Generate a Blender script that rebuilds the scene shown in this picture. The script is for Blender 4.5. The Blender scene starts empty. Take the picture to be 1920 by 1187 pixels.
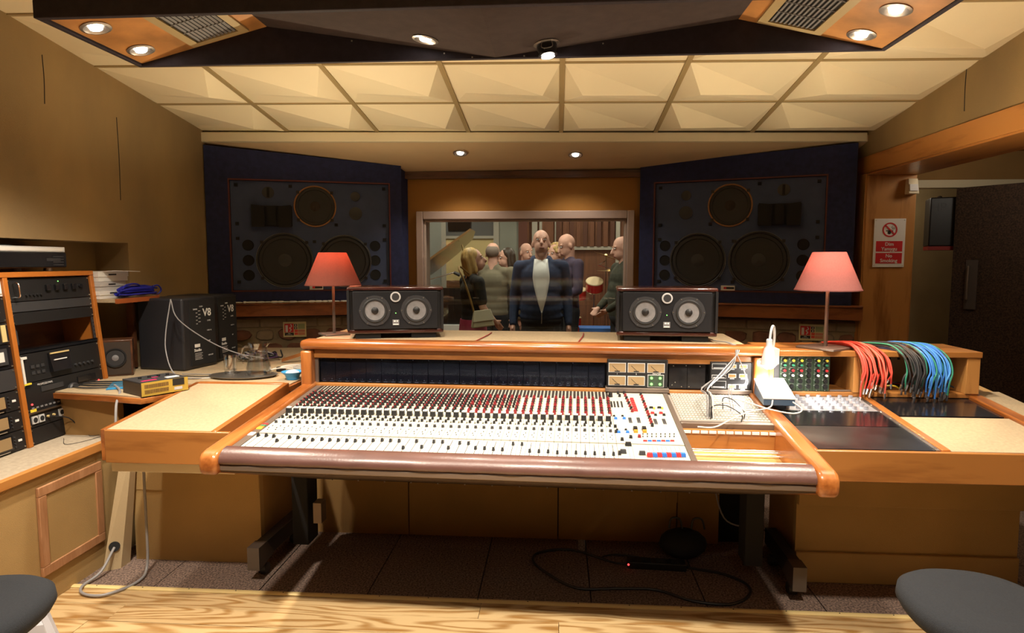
import bpy, bmesh, math, random
from math import sin, cos, pi, radians as R, atan, atan2, sqrt
from mathutils import Vector as V, Matrix as MX, Euler
random.seed(7)
C = bpy.context.scene.collection
SC = bpy.context.scene

# ------------------------------------------------------------ camera, exposure, world
cam = bpy.data.cameras.new('camera'); co = bpy.data.objects.new('camera', cam); C.objects.link(co)
cam.sensor_width = 36; cam.lens = 22.5; cam.clip_start = 0.02
_p = atan(103.5/1200); _a = atan(85/1200*cos(_p))
co.location = (0, 0, 1.49); co.rotation_euler = (pi/2-_p, 0, _a)
SC.camera = co
SC.view_settings.view_transform = 'Standard'; SC.view_settings.look = 'None'
SC.view_settings.exposure = 0.55; SC.view_settings.gamma = 1; SC.view_settings.use_curve_mapping = False
w = bpy.data.worlds.new('world'); SC.world = w; w.use_nodes = True
w.node_tree.nodes['Background'].inputs[0].default_value = (1, .85, .65, 1)
w.node_tree.nodes['Background'].inputs[1].default_value = 0.02

def light(name, kind, loc, power, col=(1, .93, .82), size=.05, spot=None, blend=.6, target=None, rz=None):
    l = bpy.data.lights.new(name, kind); l.energy = power; l.color = col
    if kind in ('POINT', 'SPOT'): l.shadow_soft_size = size
    if kind == 'SPOT': l.spot_size = R(spot or 100); l.spot_blend = blend
    o = bpy.data.objects.new(name, l); C.objects.link(o); o.location = loc
    if target is not None: o.rotation_euler = (V(target)-V(loc)).to_track_quat('-Z', 'Y').to_euler()
    return o

RAFT_L = [(-1.755, 2.40), (-1.752, 2.66), (1.19, 2.44), (1.187, 2.69)]
RAFT_C = [(-.541, 2.66), (-.05, 2.70)]
SOFFIT_L = [(-.721, 4.78), (.129, 4.83)]
UNSEEN_L = [(-1.3, 1.08), (-.25, 1.05), (.85, 1.08), (-1.2, -.8), (.8, -.8)]  # unseen spots; front three set by console shadow edge, rear pair added as fill
WARM = (1, .885, .73)
WING_W, CENTRE_W, SOFFIT_W, ROOM_W = 58, 32, 16, 185
for i, (x, y) in enumerate(RAFT_L): light('wing_spot_light', 'SPOT', (x, y, 2.335), WING_W, WARM, .035, 125, .8)
for i, (x, y) in enumerate(RAFT_C): light('centre_spot_light', 'SPOT', (x, y, 2.29 if i else 2.34), CENTRE_W, WARM, .035, 125, .8)
for x, y in SOFFIT_L: light('soffit_spot_light', 'SPOT', (x, y, 2.26), SOFFIT_W, WARM, .03, 120, .8)
for x, y in UNSEEN_L: light('unseen_room_spot', 'SPOT', (x, y, 2.70), ROOM_W if y > 0 else 42, WARM, .05, 74 if y > 0 else 110, .6, (x*.9, 2.25 if y > 0 else -.5, 0))
LIVE_W = 60
for x in (-.9, .35): light('unseen_live_light', 'SPOT', (x, 5.62, 2.75), 42, (1, .90, .78), .1, 120, .7, (x, 6.6, 1.4))  # added front fill inside the window, brightens the people's faces
for x, y in [(-1.2, 6.6), (.2, 7.0), (-1.6, 8.6), (1.4, 8.4), (.3, 9.0)]: light('unseen_live_light', 'SPOT', (x, y, 3.05), LIVE_W, (1, .88, .72), .12, 140, .7)
light('unseen_corridor_light', 'POINT', (2.78, 5.75, 2.2), 3.0, WARM, .1)  # fill added beyond the lintel to brighten the cream passage wall
light('unseen_corridor_light', 'POINT', (2.9, 4.3, 2.2), 5.0, WARM, .1)

# ------------------------------------------------------------ materials
def mat(name, col, rough=.6, metal=0, coat=0, var=0, vs=20, st=(1, 1, 1), bump=0, bs=60, emis=None, ev=0, spec=.5, col2=None, alpha=None, det=4):
    m = bpy.data.materials.new(name); m.use_nodes = True; nt = m.node_tree; b = nt.nodes['Principled BSDF']
    b.inputs['Base Color'].default_value = (*col, 1); b.inputs['Roughness'].default_value = rough
    b.inputs['Metallic'].default_value = metal; b.inputs['Coat Weight'].default_value = coat; b.inputs['Coat Roughness'].default_value = .12
    b.inputs['Specular IOR Level'].default_value = spec
    if emis: b.inputs['Emission Color'].default_value = (*emis, 1); b.inputs['Emission Strength'].default_value = ev
    if var or bump:
        tc = nt.nodes.new('ShaderNodeTexCoord'); mp = nt.nodes.new('ShaderNodeMapping'); mp.inputs['Scale'].default_value = st
        nt.links.new(tc.outputs['Object'], mp.inputs['Vector'])
    if var:
        n = nt.nodes.new('ShaderNodeTexNoise'); n.inputs['Scale'].default_value = vs; n.inputs['Detail'].default_value = det
        nt.links.new(mp.outputs[0], n.inputs['Vector'])
        r = nt.nodes.new('ShaderNodeValToRGB'); r.color_ramp.elements[0].position = .32; r.color_ramp.elements[1].position = .68
        c2 = col2 or tuple(c*(1-var) for c in col)
        r.color_ramp.elements[0].color = (*c2, 1); r.color_ramp.elements[1].color = (*(tuple(min(1, c*(1+var*.5)) for c in col) if not col2 else col), 1)
        nt.links.new(n.outputs['Fac'], r.inputs['Fac']); nt.links.new(r.outputs[0], b.inputs['Base Color'])
    if bump:
        n2 = nt.nodes.new('ShaderNodeTexNoise'); n2.inputs['Scale'].default_value = bs; n2.inputs['Detail'].default_value = 3
        nt.links.new(tc.outputs['Object'], n2.inputs['Vector'])
        bp = nt.nodes.new('ShaderNodeBump'); bp.inputs['Strength'].default_value = bump; bp.inputs['Distance'].default_value = .003
        nt.links.new(n2.outputs['Fac'], bp.inputs['Height']); nt.links.new(bp.outputs[0], b.inputs['Normal'])
    return m

def wood(name, c1, c2, axis=0, sc=1.0, rough=.35, coat=.3, dist=7, wsc=3.0):
    """grain rings drawn out along one axis"""
    m = bpy.data.materials.new(name); m.use_nodes = True; nt = m.node_tree; b = nt.nodes['Principled BSDF']
    b.inputs['Roughness'].default_value = rough; b.inputs['Coat Weight'].default_value = coat; b.inputs['Coat Roughness'].default_value = .15
    tc = nt.nodes.new('ShaderNodeTexCoord'); oi = nt.nodes.new('ShaderNodeObjectInfo')
    ad = nt.nodes.new('ShaderNodeVectorMath'); ad.operation = 'ADD'
    ml = nt.nodes.new('ShaderNodeMath'); ml.operation = 'MULTIPLY'; ml.inputs[1].default_value = 13
    nt.links.new(oi.outputs['Random'], ml.inputs[0]); nt.links.new(tc.outputs['Object'], ad.inputs[0]); nt.links.new(ml.outputs[0], ad.inputs[1])
    mp = nt.nodes.new('ShaderNodeMapping'); s = [7*sc]*3; s[axis] = .9*sc; mp.inputs['Scale'].default_value = s
    nt.links.new(ad.outputs[0], mp.inputs['Vector'])
    n = nt.nodes.new('ShaderNodeTexNoise'); n.inputs['Scale'].default_value = 1.1; n.inputs['Detail'].default_value = 2
    nt.links.new(mp.outputs[0], n.inputs['Vector'])
    mu = nt.nodes.new('ShaderNodeMath'); mu.operation = 'MULTIPLY'; mu.inputs[1].default_value = wsc*dist
    si = nt.nodes.new('ShaderNodeMath'); si.operation = 'SINE'
    nt.links.new(n.outputs['Fac'], mu.inputs[0]); nt.links.new(mu.outputs[0], si.inputs[0])
    n2 = nt.nodes.new('ShaderNodeTexNoise'); n2.inputs['Scale'].default_value = 9; n2.inputs['Detail'].default_value = 5
    nt.links.new(mp.outputs[0], n2.inputs['Vector'])
    mr = nt.nodes.new('ShaderNodeMath'); mr.operation = 'MULTIPLY_ADD'; mr.inputs[1].default_value = .28; mr.inputs[2].default_value = .5
    nt.links.new(si.outputs[0], mr.inputs[0])
    mx = nt.nodes.new('ShaderNodeMath'); mx.operation = 'MULTIPLY_ADD'; mx.inputs[1].default_value = .7; mx.inputs[2].default_value = -.35
    nt.links.new(n2.outputs['Fac'], mx.inputs[0])
    sm = nt.nodes.new('ShaderNodeMath'); sm.operation = 'ADD'; nt.links.new(mr.outputs[0], sm.inputs[0]); nt.links.new(mx.outputs[0], sm.inputs[1])
    r = nt.nodes.new('ShaderNodeValToRGB'); r.color_ramp.elements[0].color = (*c2, 1); r.color_ramp.elements[1].color = (*c1, 1)
    r.color_ramp.elements[0].position = .15; r.color_ramp.elements[1].position = .6
    nt.links.new(sm.outputs[0], r.inputs['Fac']); nt.links.new(r.outputs[0], b.inputs['Base Color'])
    return m

def glassmat(name, tint=(1, 1, 1), ior=1.5, rough=0.0, gain=1.0):
    """clear sheet: mirror by angle (Schlick), the rest passes through"""
    m = bpy.data.materials.new(name); m.use_nodes = True; nt = m.node_tree; nt.nodes.remove(nt.nodes['Principled BSDF'])
    t = nt.nodes.new('ShaderNodeBsdfTransparent'); t.inputs[0].default_value = (*tint, 1)
    g = nt.nodes.new('ShaderNodeBsdfGlossy'); g.inputs['Roughness'].default_value = rough
    lw_ = nt.nodes.new('ShaderNodeLayerWeight'); lw_.inputs[0].default_value = .5
    pw_ = nt.nodes.new('ShaderNodeMath'); pw_.operation = 'POWER'; pw_.inputs[1].default_value = 4
    r0 = ((ior-1)/(ior+1))**2*1.3*gain
    ma = nt.nodes.new('ShaderNodeMath'); ma.operation = 'MULTIPLY_ADD'; ma.inputs[1].default_value = min(.95, .7*gain); ma.inputs[2].default_value = r0
    mx = nt.nodes.new('ShaderNodeMixShader'); out = nt.nodes['Material Output']
    nt.links.new(lw_.outputs['Facing'], pw_.inputs[0]); nt.links.new(pw_.outputs[0], ma.inputs[0]); nt.links.new(ma.outputs[0], mx.inputs[0])
    nt.links.new(t.outputs[0], mx.inputs[1]); nt.links.new(g.outputs[0], mx.inputs[2]); nt.links.new(mx.outputs[0], out.inputs[0])
    return m

def shade_mat(name, col):
    m = bpy.data.materials.new(name); m.use_nodes = True; nt = m.node_tree; nt.nodes.remove(nt.nodes['Principled BSDF'])
    tc = nt.nodes.new('ShaderNodeTexCoord'); n = nt.nodes.new('ShaderNodeTexNoise'); n.inputs['Scale'].default_value = 220
    mp = nt.nodes.new('ShaderNodeMapping'); mp.inputs['Scale'].default_value = (1, 1, .25); nt.links.new(tc.outputs['Object'], mp.inputs[0]); nt.links.new(mp.outputs[0], n.inputs['Vector'])
    r = nt.nodes.new('ShaderNodeValToRGB'); r.color_ramp.elements[0].color = (*(c*.8 for c in col), 1); r.color_ramp.elements[1].color = (*col, 1)
    nt.links.new(n.outputs['Fac'], r.inputs[0])
    d = nt.nodes.new('ShaderNodeBsdfDiffuse'); t = nt.nodes.new('ShaderNodeBsdfTranslucent')
    nt.links.new(r.outputs[0], d.inputs[0]); nt.links.new(r.outputs[0], t.inputs[0])
    mx = nt.nodes.new('ShaderNodeMixShader'); mx.inputs[0].default_value = .30
    nt.links.new(d.outputs[0], mx.inputs[1]); nt.links.new(t.outputs[0], mx.inputs[2]); nt.links.new(mx.outputs[0], nt.nodes['Material Output'].inputs[0])
    return m

M = dict(
 hessian=mat('hessian', (.40, .255, .095), .9, var=.13, vs=2.2, bump=.5, bs=420, det=6),
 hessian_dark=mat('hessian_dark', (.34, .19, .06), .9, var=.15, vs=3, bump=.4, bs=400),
 stained=mat('hessian_stained', (.40, .265, .11), .9, var=.5, vs=1.5, st=(1, 1, .45), bump=.5, bs=420, det=8, col2=(.235, .165, .08)),
 hess_top=mat('cork_top', (.40, .305, .185), .8, var=.12, vs=90, bump=.25, bs=300),
 cream=mat('cream_paint', (.78, .68, .46), .55, var=.04, vs=2),
 tile=mat('ceiling_tile', (.90, .80, .56), .5, var=.03, vs=3),
 grid=mat('grid_bar', (.36, .27, .13), .5),
 soffit=mat('soffit_paint', (.72, .53, .30), .7, var=.05, vs=4),
 ochre=mat('ochre_fabric', (.36, .17, .035), .9, bump=.3, bs=300),
 navy=mat('navy_felt', (.020, .026, .085), .95, var=.2, vs=30, bump=.4, bs=300),
 raft=mat('raft_felt', (.030, .024, .034), .75, var=.2, vs=30, bump=.3, bs=300, spec=.3),
 raftmid=mat('raft_mid_felt', (.045, .030, .028), .95, var=.15, vs=20, bump=.4, bs=300),
 baffle=mat('grey_blue_baffle', (.046, .068, .15), .75, var=.1, vs=12),
 black=mat('black_paint', (.012, .012, .013), .45),
 blackm=mat('black_matte', (.010, .010, .011), .9),
 blackg=mat('black_gloss', (.010, .010, .012), .18, coat=.5),
 dgrey=mat('dark_grey', (.035, .035, .038), .5),
 mgrey=mat('mid_grey', (.20, .20, .21), .5),
 lgrey=mat('light_grey', (.55, .55, .55), .5),
 white=mat('white_paint', (.82, .82, .80), .5),
 ivory=mat('ivory_panel', (.50, .47, .39), .45, var=.04, vs=10),
 chrome=mat('chrome', (.75, .75, .76), .18, 1),
 steel=mat('brushed_steel', (.5, .47, .44), .38, 1),
 capm=mat('cap_bronze', (.10, .08, .068), .45, .5), bronze=mat('bronze_trim', (.20, .155, .125), .45, .6),
 brass=mat('brass_strip', (.80, .62, .28), .4, .2),
 leather=mat('brown_leather', (.115, .055, .045), .33, bump=.15, bs=120, var=.15, vs=9, coat=.15),
 fabdark=mat('chair_fabric', (.013, .015, .019), .95, var=.25, vs=200, bump=.5, bs=400),
 oak=wood('oak', (.50, .235, .065), (.30, .12, .028), 2, 1.0, .38, .25, 6, 2.5),
 oakx=wood('oak_x', (.36, .145, .034), (.20, .068, .014), 0, 1.0, .38, .25, 6, 2.5),
 oaky=wood('oak_y', (.50, .215, .055), (.31, .115, .024), 1, 1.0, .38, .25, 6, 2.5),
 teakx=wood('teak_x', (.42, .145, .034), (.24, .068, .013), 0, 1.2, .28, .5, 6, 2),
 teaky=wood('teak_y', (.42, .145, .034), (.24, .068, .013), 1, 1.2, .28, .5, 6, 2),
 teakz=wood('teak_z', (.42, .145, .034), (.24, .068, .013), 2, 1.2, .28, .5, 6, 2),
 birch=wood('pale_ply', (.62, .38, .15), (.50, .28, .09), 0, 1.0, .5, .1, 5, 2),
 pinkwood=wood('moulding', (.46, .24, .12), (.36, .17, .075), 2, 2, .5, .1, 5, 2),
 walnut=wood('dark_wood', (.13, .05, .022), (.06, .022, .010), 0, 1.5, .35, .3, 6, 2),
 cherry=wood('cherry_gloss', (.075, .022, .016), (.045, .013, .010), 0, 1.5, .2, .7, 6, 2),
 burl=mat('burl_wood', (.52, .25, .08), .4, var=.35, vs=7, coat=.2, det=6),
 plank=wood('floor_plank', (.60, .42, .21), (.33, .17, .05), 0, .9, .32, .35, 22, 3.4),
 carpet=mat('carpet', (.20, .135, .105), .97, var=.85, vs=120, bump=.8, bs=200, det=3),
 orangewood=mat('orange_post', (.44, .14, .02), .45, var=.08, vs=20),
 screw=mat('screw_head', (.7, .68, .6), .3, 1),
 cone=mat('grey_cone', (.22, .215, .22), .55, var=.12, vs=60),
 rubber=mat('rubber', (.02, .02, .021), .6),
 brownc=mat('brown_cone', (.040, .026, .018), .8, var=.2, vs=30),
 blackc=mat('black_cone', (.008, .007, .007), .75, var=.2, vs=30),
 tanring=mat('tan_ring', (.34, .17, .07), .6),
 redtrim=mat('red_trim', (.10, .018, .015), .5),
 bulb=mat('bulb_glow', (1, .95, .85), .5, emis=(1, .9, .75), ev=30),
 bulbh=mat('bulb_hot', (1, .95, .85), .5, emis=(1, .93, .82), ev=90),
 shade_l=shade_mat('red_shade_cloth', (.27, .090, .065)),
 shade_r=shade_mat('rose_shade_cloth', (.33, .135, .12)),
 glass=glassmat('pane_glass', (.93, .95, .93), 1.45),
 clear=glassmat('clear_glass', (.975, .98, .985), 1.5, .03, 3.2),
 red=mat('red', (.62, .03, .035), .4), blue=mat('blue', (.03, .16, .55), .4), yellow=mat('yellow', (.8, .62, .05), .4),
 green=mat('green', (.03, .20, .11), .4), orange=mat('orange', (.75, .25, .03), .4),
 knobred=mat('knob_red', (.22, .015, .02), .4),
 cabred=mat('cable_red', (.72, .07, .045), .45), cabblue=mat('cable_blue', (.045, .20, .62), .45),
 cabgreen=mat('cable_green', (.03, .22, .14), .45), cabblack=mat('cable_black', (.018, .018, .02), .45),
 cabnavy=mat('cable_navy', (.015, .018, .28), .5), cabgrey=mat('cable_grey', (.26, .25, .25), .5), cabwhite=mat('cable_white', (.62, .60, .55), .5),
 eqgreen=mat('module_green', (.035, .06, .035), .5), vu=mat('meter_face', (.30, .20, .095), .6),
 led=mat('led_green', (.1, .6, .1), .4, emis=(.3, 1, .2), ev=1.2), redled=mat('led_red', (.6, .02, .02), .4, emis=(1, .05, .05), ev=2),
 stone=mat('rubble_stone', (.22, .10, .065), .9, var=.35, vs=12, bump=.8, bs=40),
 stone2=mat('grey_block', (.30, .235, .155), .9, var=.2, vs=12, bump=.8, bs=40),
 mortar=mat('mortar', (.30, .24, .15), .95, var=.2, vs=15, bump=.8, bs=60),
 glasspl=glassmat('tinted_panel', (.75, .8, .9), 1.5),
 bluefold=mat('blue_card', (.02, .22, .50), .6),
 mustard=mat('mustard_metal', (.50, .33, .05), .5), paper=mat('paper', (.72, .70, .66), .7),
 skin=mat('skin', (.66, .37, .28), .55, var=.08, vs=20), cordoor=mat('speckled_brown', (.055, .028, .014), .8, var=.8, vs=90, bump=.5, bs=90),
)

# ------------------------------------------------------------ mesh helpers
class MB:
    def __init__(s, mx=None): s.bm = bmesh.new(); s.mx = mx or MX.Identity(4)
    def _f(s, vs, faces, smooth=False, mx=None):
        m = s.mx @ mx if mx is not None else s.mx
        b = [s.bm.verts.new(m @ V(v)) for v in vs]
        for f in faces:
            try: fc = s.bm.faces.new([b[i] for i in f]); fc.smooth = smooth
            except ValueError: pass
        return s
    def bb(s, x0, x1, y0, y1, z0, z1, mx=None):
        return s.hull([(x0, y0, z0), (x1, y0, z0), (x1, y1, z0), (x0, y1, z0)], [(x0, y0, z1), (x1, y0, z1), (x1, y1, z1), (x0, y1, z1)], mx)
    def box(s, c, sz, mx=None):
        return s.bb(c[0]-sz[0]/2, c[0]+sz[0]/2, c[1]-sz[1]/2, c[1]+sz[1]/2, c[2]-sz[2]/2, c[2]+sz[2]/2, mx)
    def hull(s, bot, top, mx=None):
        n = len(bot); fs = [tuple(reversed(range(n))), tuple(range(n, 2*n))]
        for i in range(n): j = (i+1) % n; fs.append((i, j, n+j, n+i))
        return s._f(list(bot)+list(top), fs, False, mx)
    def prism(s, poly, d, mx=None):
        """poly: 3D points of one face, d: extrusion vector"""
        d = V(d); return s.hull([V(p) for p in poly], [V(p)+d for p in poly], mx)
    def ring(s, loops, closed=True, caps=True, smooth=True, mx=None, cyc=False):
        n = len(loops[0]); vs = [v for l in loops for v in l]; fs = []
        K = len(loops)
        for k in range(K if cyc else K-1):
            a, b = k*n, ((k+1) % K)*n
            for i in range(n if closed else n-1):
                j = (i+1) % n; fs.append((a+i, a+j, b+j, b+i))
        s._f(vs, fs, smooth, mx)
        if caps and not cyc:
            s._f(loops[0], [tuple(reversed(range(n)))], False, mx); s._f(loops[-1], [tuple(range(n))], False, mx)
        return s
    def cyl(s, p0, p1, r0, r1=None, seg=12, mx=None, smooth=True):
        r1 = r0 if r1 is None else r1; p0, p1 = V(p0), V(p1); d = (p1-p0).normalized()
        u = d.orthogonal().normalized(); v = d.cross(u)
        lp = [[p+(u*cos(2*pi*i/seg)+v*sin(2*pi*i/seg))*r for i in range(seg)] for p, r in ((p0, r0), (p1, r1))]
        return s.ring(lp, mx=mx, smooth=smooth)
    def lathe(s, prof, o=(0, 0, 0), ax='Z', seg=24, mx=None, caps=True):
        o = V(o); lp = []
        for r, z in prof:
            r = max(r, .0002); l = []
            for i in range(seg):
                a = 2*pi*i/seg
                if ax == 'Z': l.append(o+V((r*cos(a), r*sin(a), z)))
                elif ax == 'Y': l.append(o+V((r*cos(a), z, r*sin(a))))
                else: l.append(o+V((z, r*cos(a), r*sin(a))))
            lp.append(l)
        return s.ring(lp, mx=mx, caps=caps)
    def tube(s, pts, r, seg=8, sub=4, mx=None, taper=None):
        pts = [V(p) for p in pts]; P = []
        if sub > 1 and len(pts) > 2:
            e = [pts[0]*2-pts[1]]+pts+[pts[-1]*2-pts[-2]]
            for i in range(1, len(e)-2):
                for k in range(sub):
                    t = k/sub; a, b, c, d = e[i-1], e[i], e[i+1], e[i+2]
                    P.append(.5*((2*b)+(-a+c)*t+(2*a-5*b+4*c-d)*t*t+(-a+3*b-3*c+d)*t*t*t))
            P.append(pts[-1])
        else: P = pts
        u = None; lp = []
        for i, p in enumerate(P):
            d = (P[min(i+1, len(P)-1)]-P[max(i-1, 0)]).normalized()
            if u is None: u = d.orthogonal().normalized()
            u = (u-d*u.dot(d)).normalized(); v = d.cross(u)
            rr = r if not taper else r+(taper-r)*i/(len(P)-1)
            lp.append([p+(u*cos(2*pi*k/seg)+v*sin(2*pi*k/seg))*rr for k in range(seg)])
        return s.ring(lp, mx=mx)
    def ell(s, c, r, seg=14, rg=8, rot=None, mx=None):
        c = V(c); rm = rot.to_matrix() if rot else MX.Identity(3); lp = []
        for i in range(1, rg):
            t = pi*i/rg; lp.append([c+rm @ V((r[0]*sin(t)*cos(2*pi*k/seg), r[1]*sin(t)*sin(2*pi*k/seg), -r[2]*cos(t))) for k in range(seg)])
        return s.ring(lp, mx=mx)
    def build(s, name, m=None, parent=None, bev=0, kind=None, label=None, cat=None, group=None, seg=2, angle=35):
        bmesh.ops.recalc_face_normals(s.bm, faces=s.bm.faces)
        me = bpy.data.meshes.new(name); s.bm.to_mesh(me); s.bm.free()
        o = bpy.data.objects.new(name, me); C.objects.link(o)
        if m: me.materials.append(M[m] if isinstance(m, str) else m)
        if parent is not None: o.parent = parent
        if bev:
            b = o.modifiers.new('bevel', 'BEVEL'); b.width = bev; b.segments = seg; b.limit_method = 'ANGLE'; b.angle_limit = R(40)
            for f in me.polygons: f.use_smooth = True
            me.set_sharp_from_angle(angle=R(80))
        elif any(f.use_smooth for f in me.polygons): me.set_sharp_from_angle(angle=R(angle))
        tag(o, label, cat, group, kind)
        return o

def tag(o, label=None, cat=None, group=None, kind=None):
    if label: o['label'] = label
    if cat: o['category'] = cat
    if group: o['group'] = group
    if kind: o['kind'] = kind
    return o
def T(name, label, cat, loc=(0, 0, 0), rot=(0, 0, 0), group=None, kind=None):
    o = bpy.data.objects.new(name, None); C.objects.link(o); o.empty_display_size = .05
    o.location = loc; o.rotation_euler = rot
    return tag(o, label, cat, group, kind)
def kids(o): return [c for c in C.objects if c.parent == o]
def dup(o, loc=None, rot=None, label=None, parent=None, top=True):
    """copy a thing, its parts and their sub-parts"""
    c = o.copy(); C.objects.link(c)
    if parent is not None: c.parent = parent
    if top and loc is not None: c.location = loc
    if top and rot is not None: c.rotation_euler = rot
    if label: c['label'] = label
    for k in list(KID.get(o.name) or kids(o)): dup(k, parent=c, top=False)
    return c
KID = {}
def inst(src, parent, loc=(0, 0, 0), rot=(0, 0, 0), scale=(1, 1, 1)):
    """one more piece that shares its mesh with an alike piece"""
    c = src.copy(); C.objects.link(c); c.parent = parent; c.location = loc; c.rotation_euler = rot; c.scale = scale; return c

_fc = {}
def text(s, size, loc, rot, m, parent, name='lettering', depth=.0006, align='CENTER', bold=False):
    cu = bpy.data.curves.new(name, 'FONT'); cu.body = s; cu.size = size; cu.align_x = align; cu.align_y = 'CENTER'; cu.extrude = depth; cu.resolution_u = 2
    if bold: cu.offset = size*.015
    to = bpy.data.objects.new('tmp', cu); C.objects.link(to)
    me = bpy.data.meshes.new_from_object(to.evaluated_get(bpy.context.evaluated_depsgraph_get())); bpy.data.objects.remove(to)
    o = bpy.data.objects.new(name, me); C.objects.link(o); me.materials.clear(); me.materials.append(M[m] if isinstance(m, str) else m)
    o.location = loc; o.rotation_euler = rot
    if parent is not None: o.parent = parent
    return o
def disc(name, r, d, m, parent, loc, rot=(0, 0, 0), seg=20, **k):
    """short round piece, its axis along local Y, front towards -Y"""
    o = MB().lathe([(r, 0), (r, -d*.6), (r*.85, -d)], ax='Y', seg=seg).build(name, m, parent, **k); o.location = loc; o.rotation_euler = rot; return o
# ------------------------------------------------------------ setting
XL, XR = -2.58, 2.14
def struct(name, mb, m, **k): return mb.build(name, m, kind='structure', **k)
# floor: slab, planks near, carpet tiles beyond the brass strip
floor = struct('floor', MB().bb(-4.2, 5.2, -3.2, 5.6, -.14, -.03), 'walnut')
YB = 2.68
n = 0
for i in range(24):
    y1 = YB-.012-i*.125; y0 = y1-.122
    if y1 < -.4: break
    x = -3.2+(i*.77) % 1.3-1.0
    while x < 3.4:
        L = random.uniform(1.5, 2.4); x2 = min(x+L, 3.5)
        MB().bb(max(x, -3.2)+.001, x2-.001, y0, y1, -.03, random.uniform(-.0015, .0)).build('floor_plank', 'plank', floor)
        x = x2
struct('trim_1', MB().prism([(-2.215, YB-.014, 0), (-2.215, YB-.014, .003), (-2.215, YB-.004, .007), (-2.215, YB+.006, .007), (-2.215, YB+.016, .003), (-2.215, YB+.016, 0)], (4.9, 0, 0)), 'brass')
sc_ = MB()
for k in range(20): sc_.lathe([(.003, .0065), (.003, .008)], (-2.1+k*.22, YB, 0), seg=6)
sc_.build('strip_screw', 'blackm', bpy.data.objects['trim_1'], kind='stuff')
tl = MB().bb(0, .4945, 0, .4945, -.03, 0).build('carpet_tile', 'carpet', floor); tl.location = (-2.84, YB+.016, 0)
for j in range(4):
    for i in range(12):
        if i or j: inst(tl, floor, (-2.84+i*.5-(.0 if j == 0 else .0), YB+.016+j*.5, 0))
# walls
wl = struct('wall_left', MB().bb(XL-.3, XL, 3.705, 5.3, 0, 3.0).bb(XL-.3, XL, -2.6, 3.705, 1.6, 3.4).bb(XL-.36, XL-.21, -2.6, 3.705, 0, 1.6), 'stained')
for y, z0, z1 in ((3.13, 2.28, 2.52), (3.66, 1.85, 2.33)): MB().tube([(XL+.001, y, z1), (XL+.001, y+.004, (z0+z1)/2), (XL+.001, y-.002, z0)], .0022, 5).build('fabric_seam', 'blackm', wl)
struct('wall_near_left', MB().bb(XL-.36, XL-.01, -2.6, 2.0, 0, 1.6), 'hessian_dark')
wr = struct('wall_right', MB().bb(XR, XR+.33, 2.3, 4.67, 2.2, 3.3).bb(XR, XR+.33, 4.67, 5.3, 0, 3.0).bb(XR, XR+.33, -2.6, 2.3, 0, 3.5), 'stained')
MB().tube([(XR-.001, 3.62, 2.55), (XR-.001, 3.625, 2.4), (XR-.001, 3.62, 2.28)], .002, 5).build('fabric_seam', 'blackm', wr)
struct('wall_back', MB().bb(-3.2, 5.4, -2.8, -2.6, 0, 3.5), 'hessian')
# oak lining of the opening in the right wall
struct('trim_2', MB().bb(XR-.012, XR+.012, 2.3, 4.93, 2.095, 2.215), 'oaky', bev=.003)
struct('trim_3', MB().bb(XR+.0, XR+.335, 2.3, 4.668, 2.085, 2.110), 'oaky')
door_lin = struct('trim_4', MB().bb(XR+.0, XR+.33, 4.66, 4.69, 0, 2.085), 'oak', bev=.003)
struct('trim_5', MB().bb(XR-.012, XR+.004, 4.665, 4.80, 0, 2.095), 'oak', bev=.002)
struct('trim_6', MB().bb(XR-.004, XR+.004, 4.80, 4.92, 0, 2.095), 'cream')
# ceiling slab and its grid of moulded tiles
def cz(y): return 2.410+.125*(4.6-y) if y > 1.6 else 2.785
def rz_(x): return -.0125*(x+.3)   # the ceiling drops slightly to the right
ceil = struct('ceiling', MB().bb(-3.3, 5.3, -2.8, 1.6, 2.86, 2.95).hull([(-3.3, 1.6, 2.86), (3.2, 1.6, 2.84), (3.2, 4.75, 2.44), (-3.3, 4.75, 2.52)], [(-3.3, 1.6, 3.0), (3.2, 1.6, 3.0), (3.2, 4.75, 2.7), (-3.3, 4.75, 2.7)]), 'cream')
gx = [.021+.657*k for k in range(-4, 3)]+[2.17]; gy = [4.62, 4.07, 3.505, 2.94, 2.375, 1.81, 1.25, .69, .13]
def cp(x, y, d=0): return V((x, y, cz(y)+rz_(x)-d))
for i in range(7):
    for j in range(8):
        x0, x1, y1, y0 = gx[i]+.008, gx[i+1]-.008, gy[j]-.006, gy[j+1]+.006
        if x0 < XL-.1: x0 = XL-.02
        if x1 > XR+.2: continue
        w_, h_ = x1-x0, y1-y0
        def q(u, v, d): return cp(x0+u*w_, y0+v*h_, d)
        if i < 4:
            vs = [q(0, 0, 0), q(1, 0, 0), q(1, 1, 0), q(0, 1, 0), q(.84, .42, .085), q(.12, .68, .012)]
            fs = [(0, 1, 4), (1, 2, 4), (2, 3, 5, 4), (3, 0, 5), (0, 4, 5)]
        else:
            vs = [q(0, 0, 0), q(1, 0, 0), q(1, 1, 0), q(0, 1, 0), q(.17, .42, .085), q(.86, .70, .03)]
            fs = [(3, 0, 4), (0, 5, 4), (0, 1, 5), (1, 2, 5), (2, 3, 4, 5)]
        MB()._f(vs, fs).build('ceiling_tile', 'tile', ceil)
for i in range(1, 7):
    MB().prism([cp(gx[i]-.014, 4.62, .010), cp(gx[i]+.014, 4.62, .010), cp(gx[i]+.014, 1.6, .010), cp(gx[i]-.014, 1.6, .010)], (0, 0, .02)).build('grid_bar', 'grid', ceil)
for j in range(1, 6):
    MB().prism([cp(XL, gy[j]-.008, .007), cp(XR, gy[j]-.008, .007), cp(XR, gy[j]+.008, .007), cp(XL, gy[j]+.008, .007)], (0, 0, .018)).build('grid_bar', 'grid', ceil)
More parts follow.
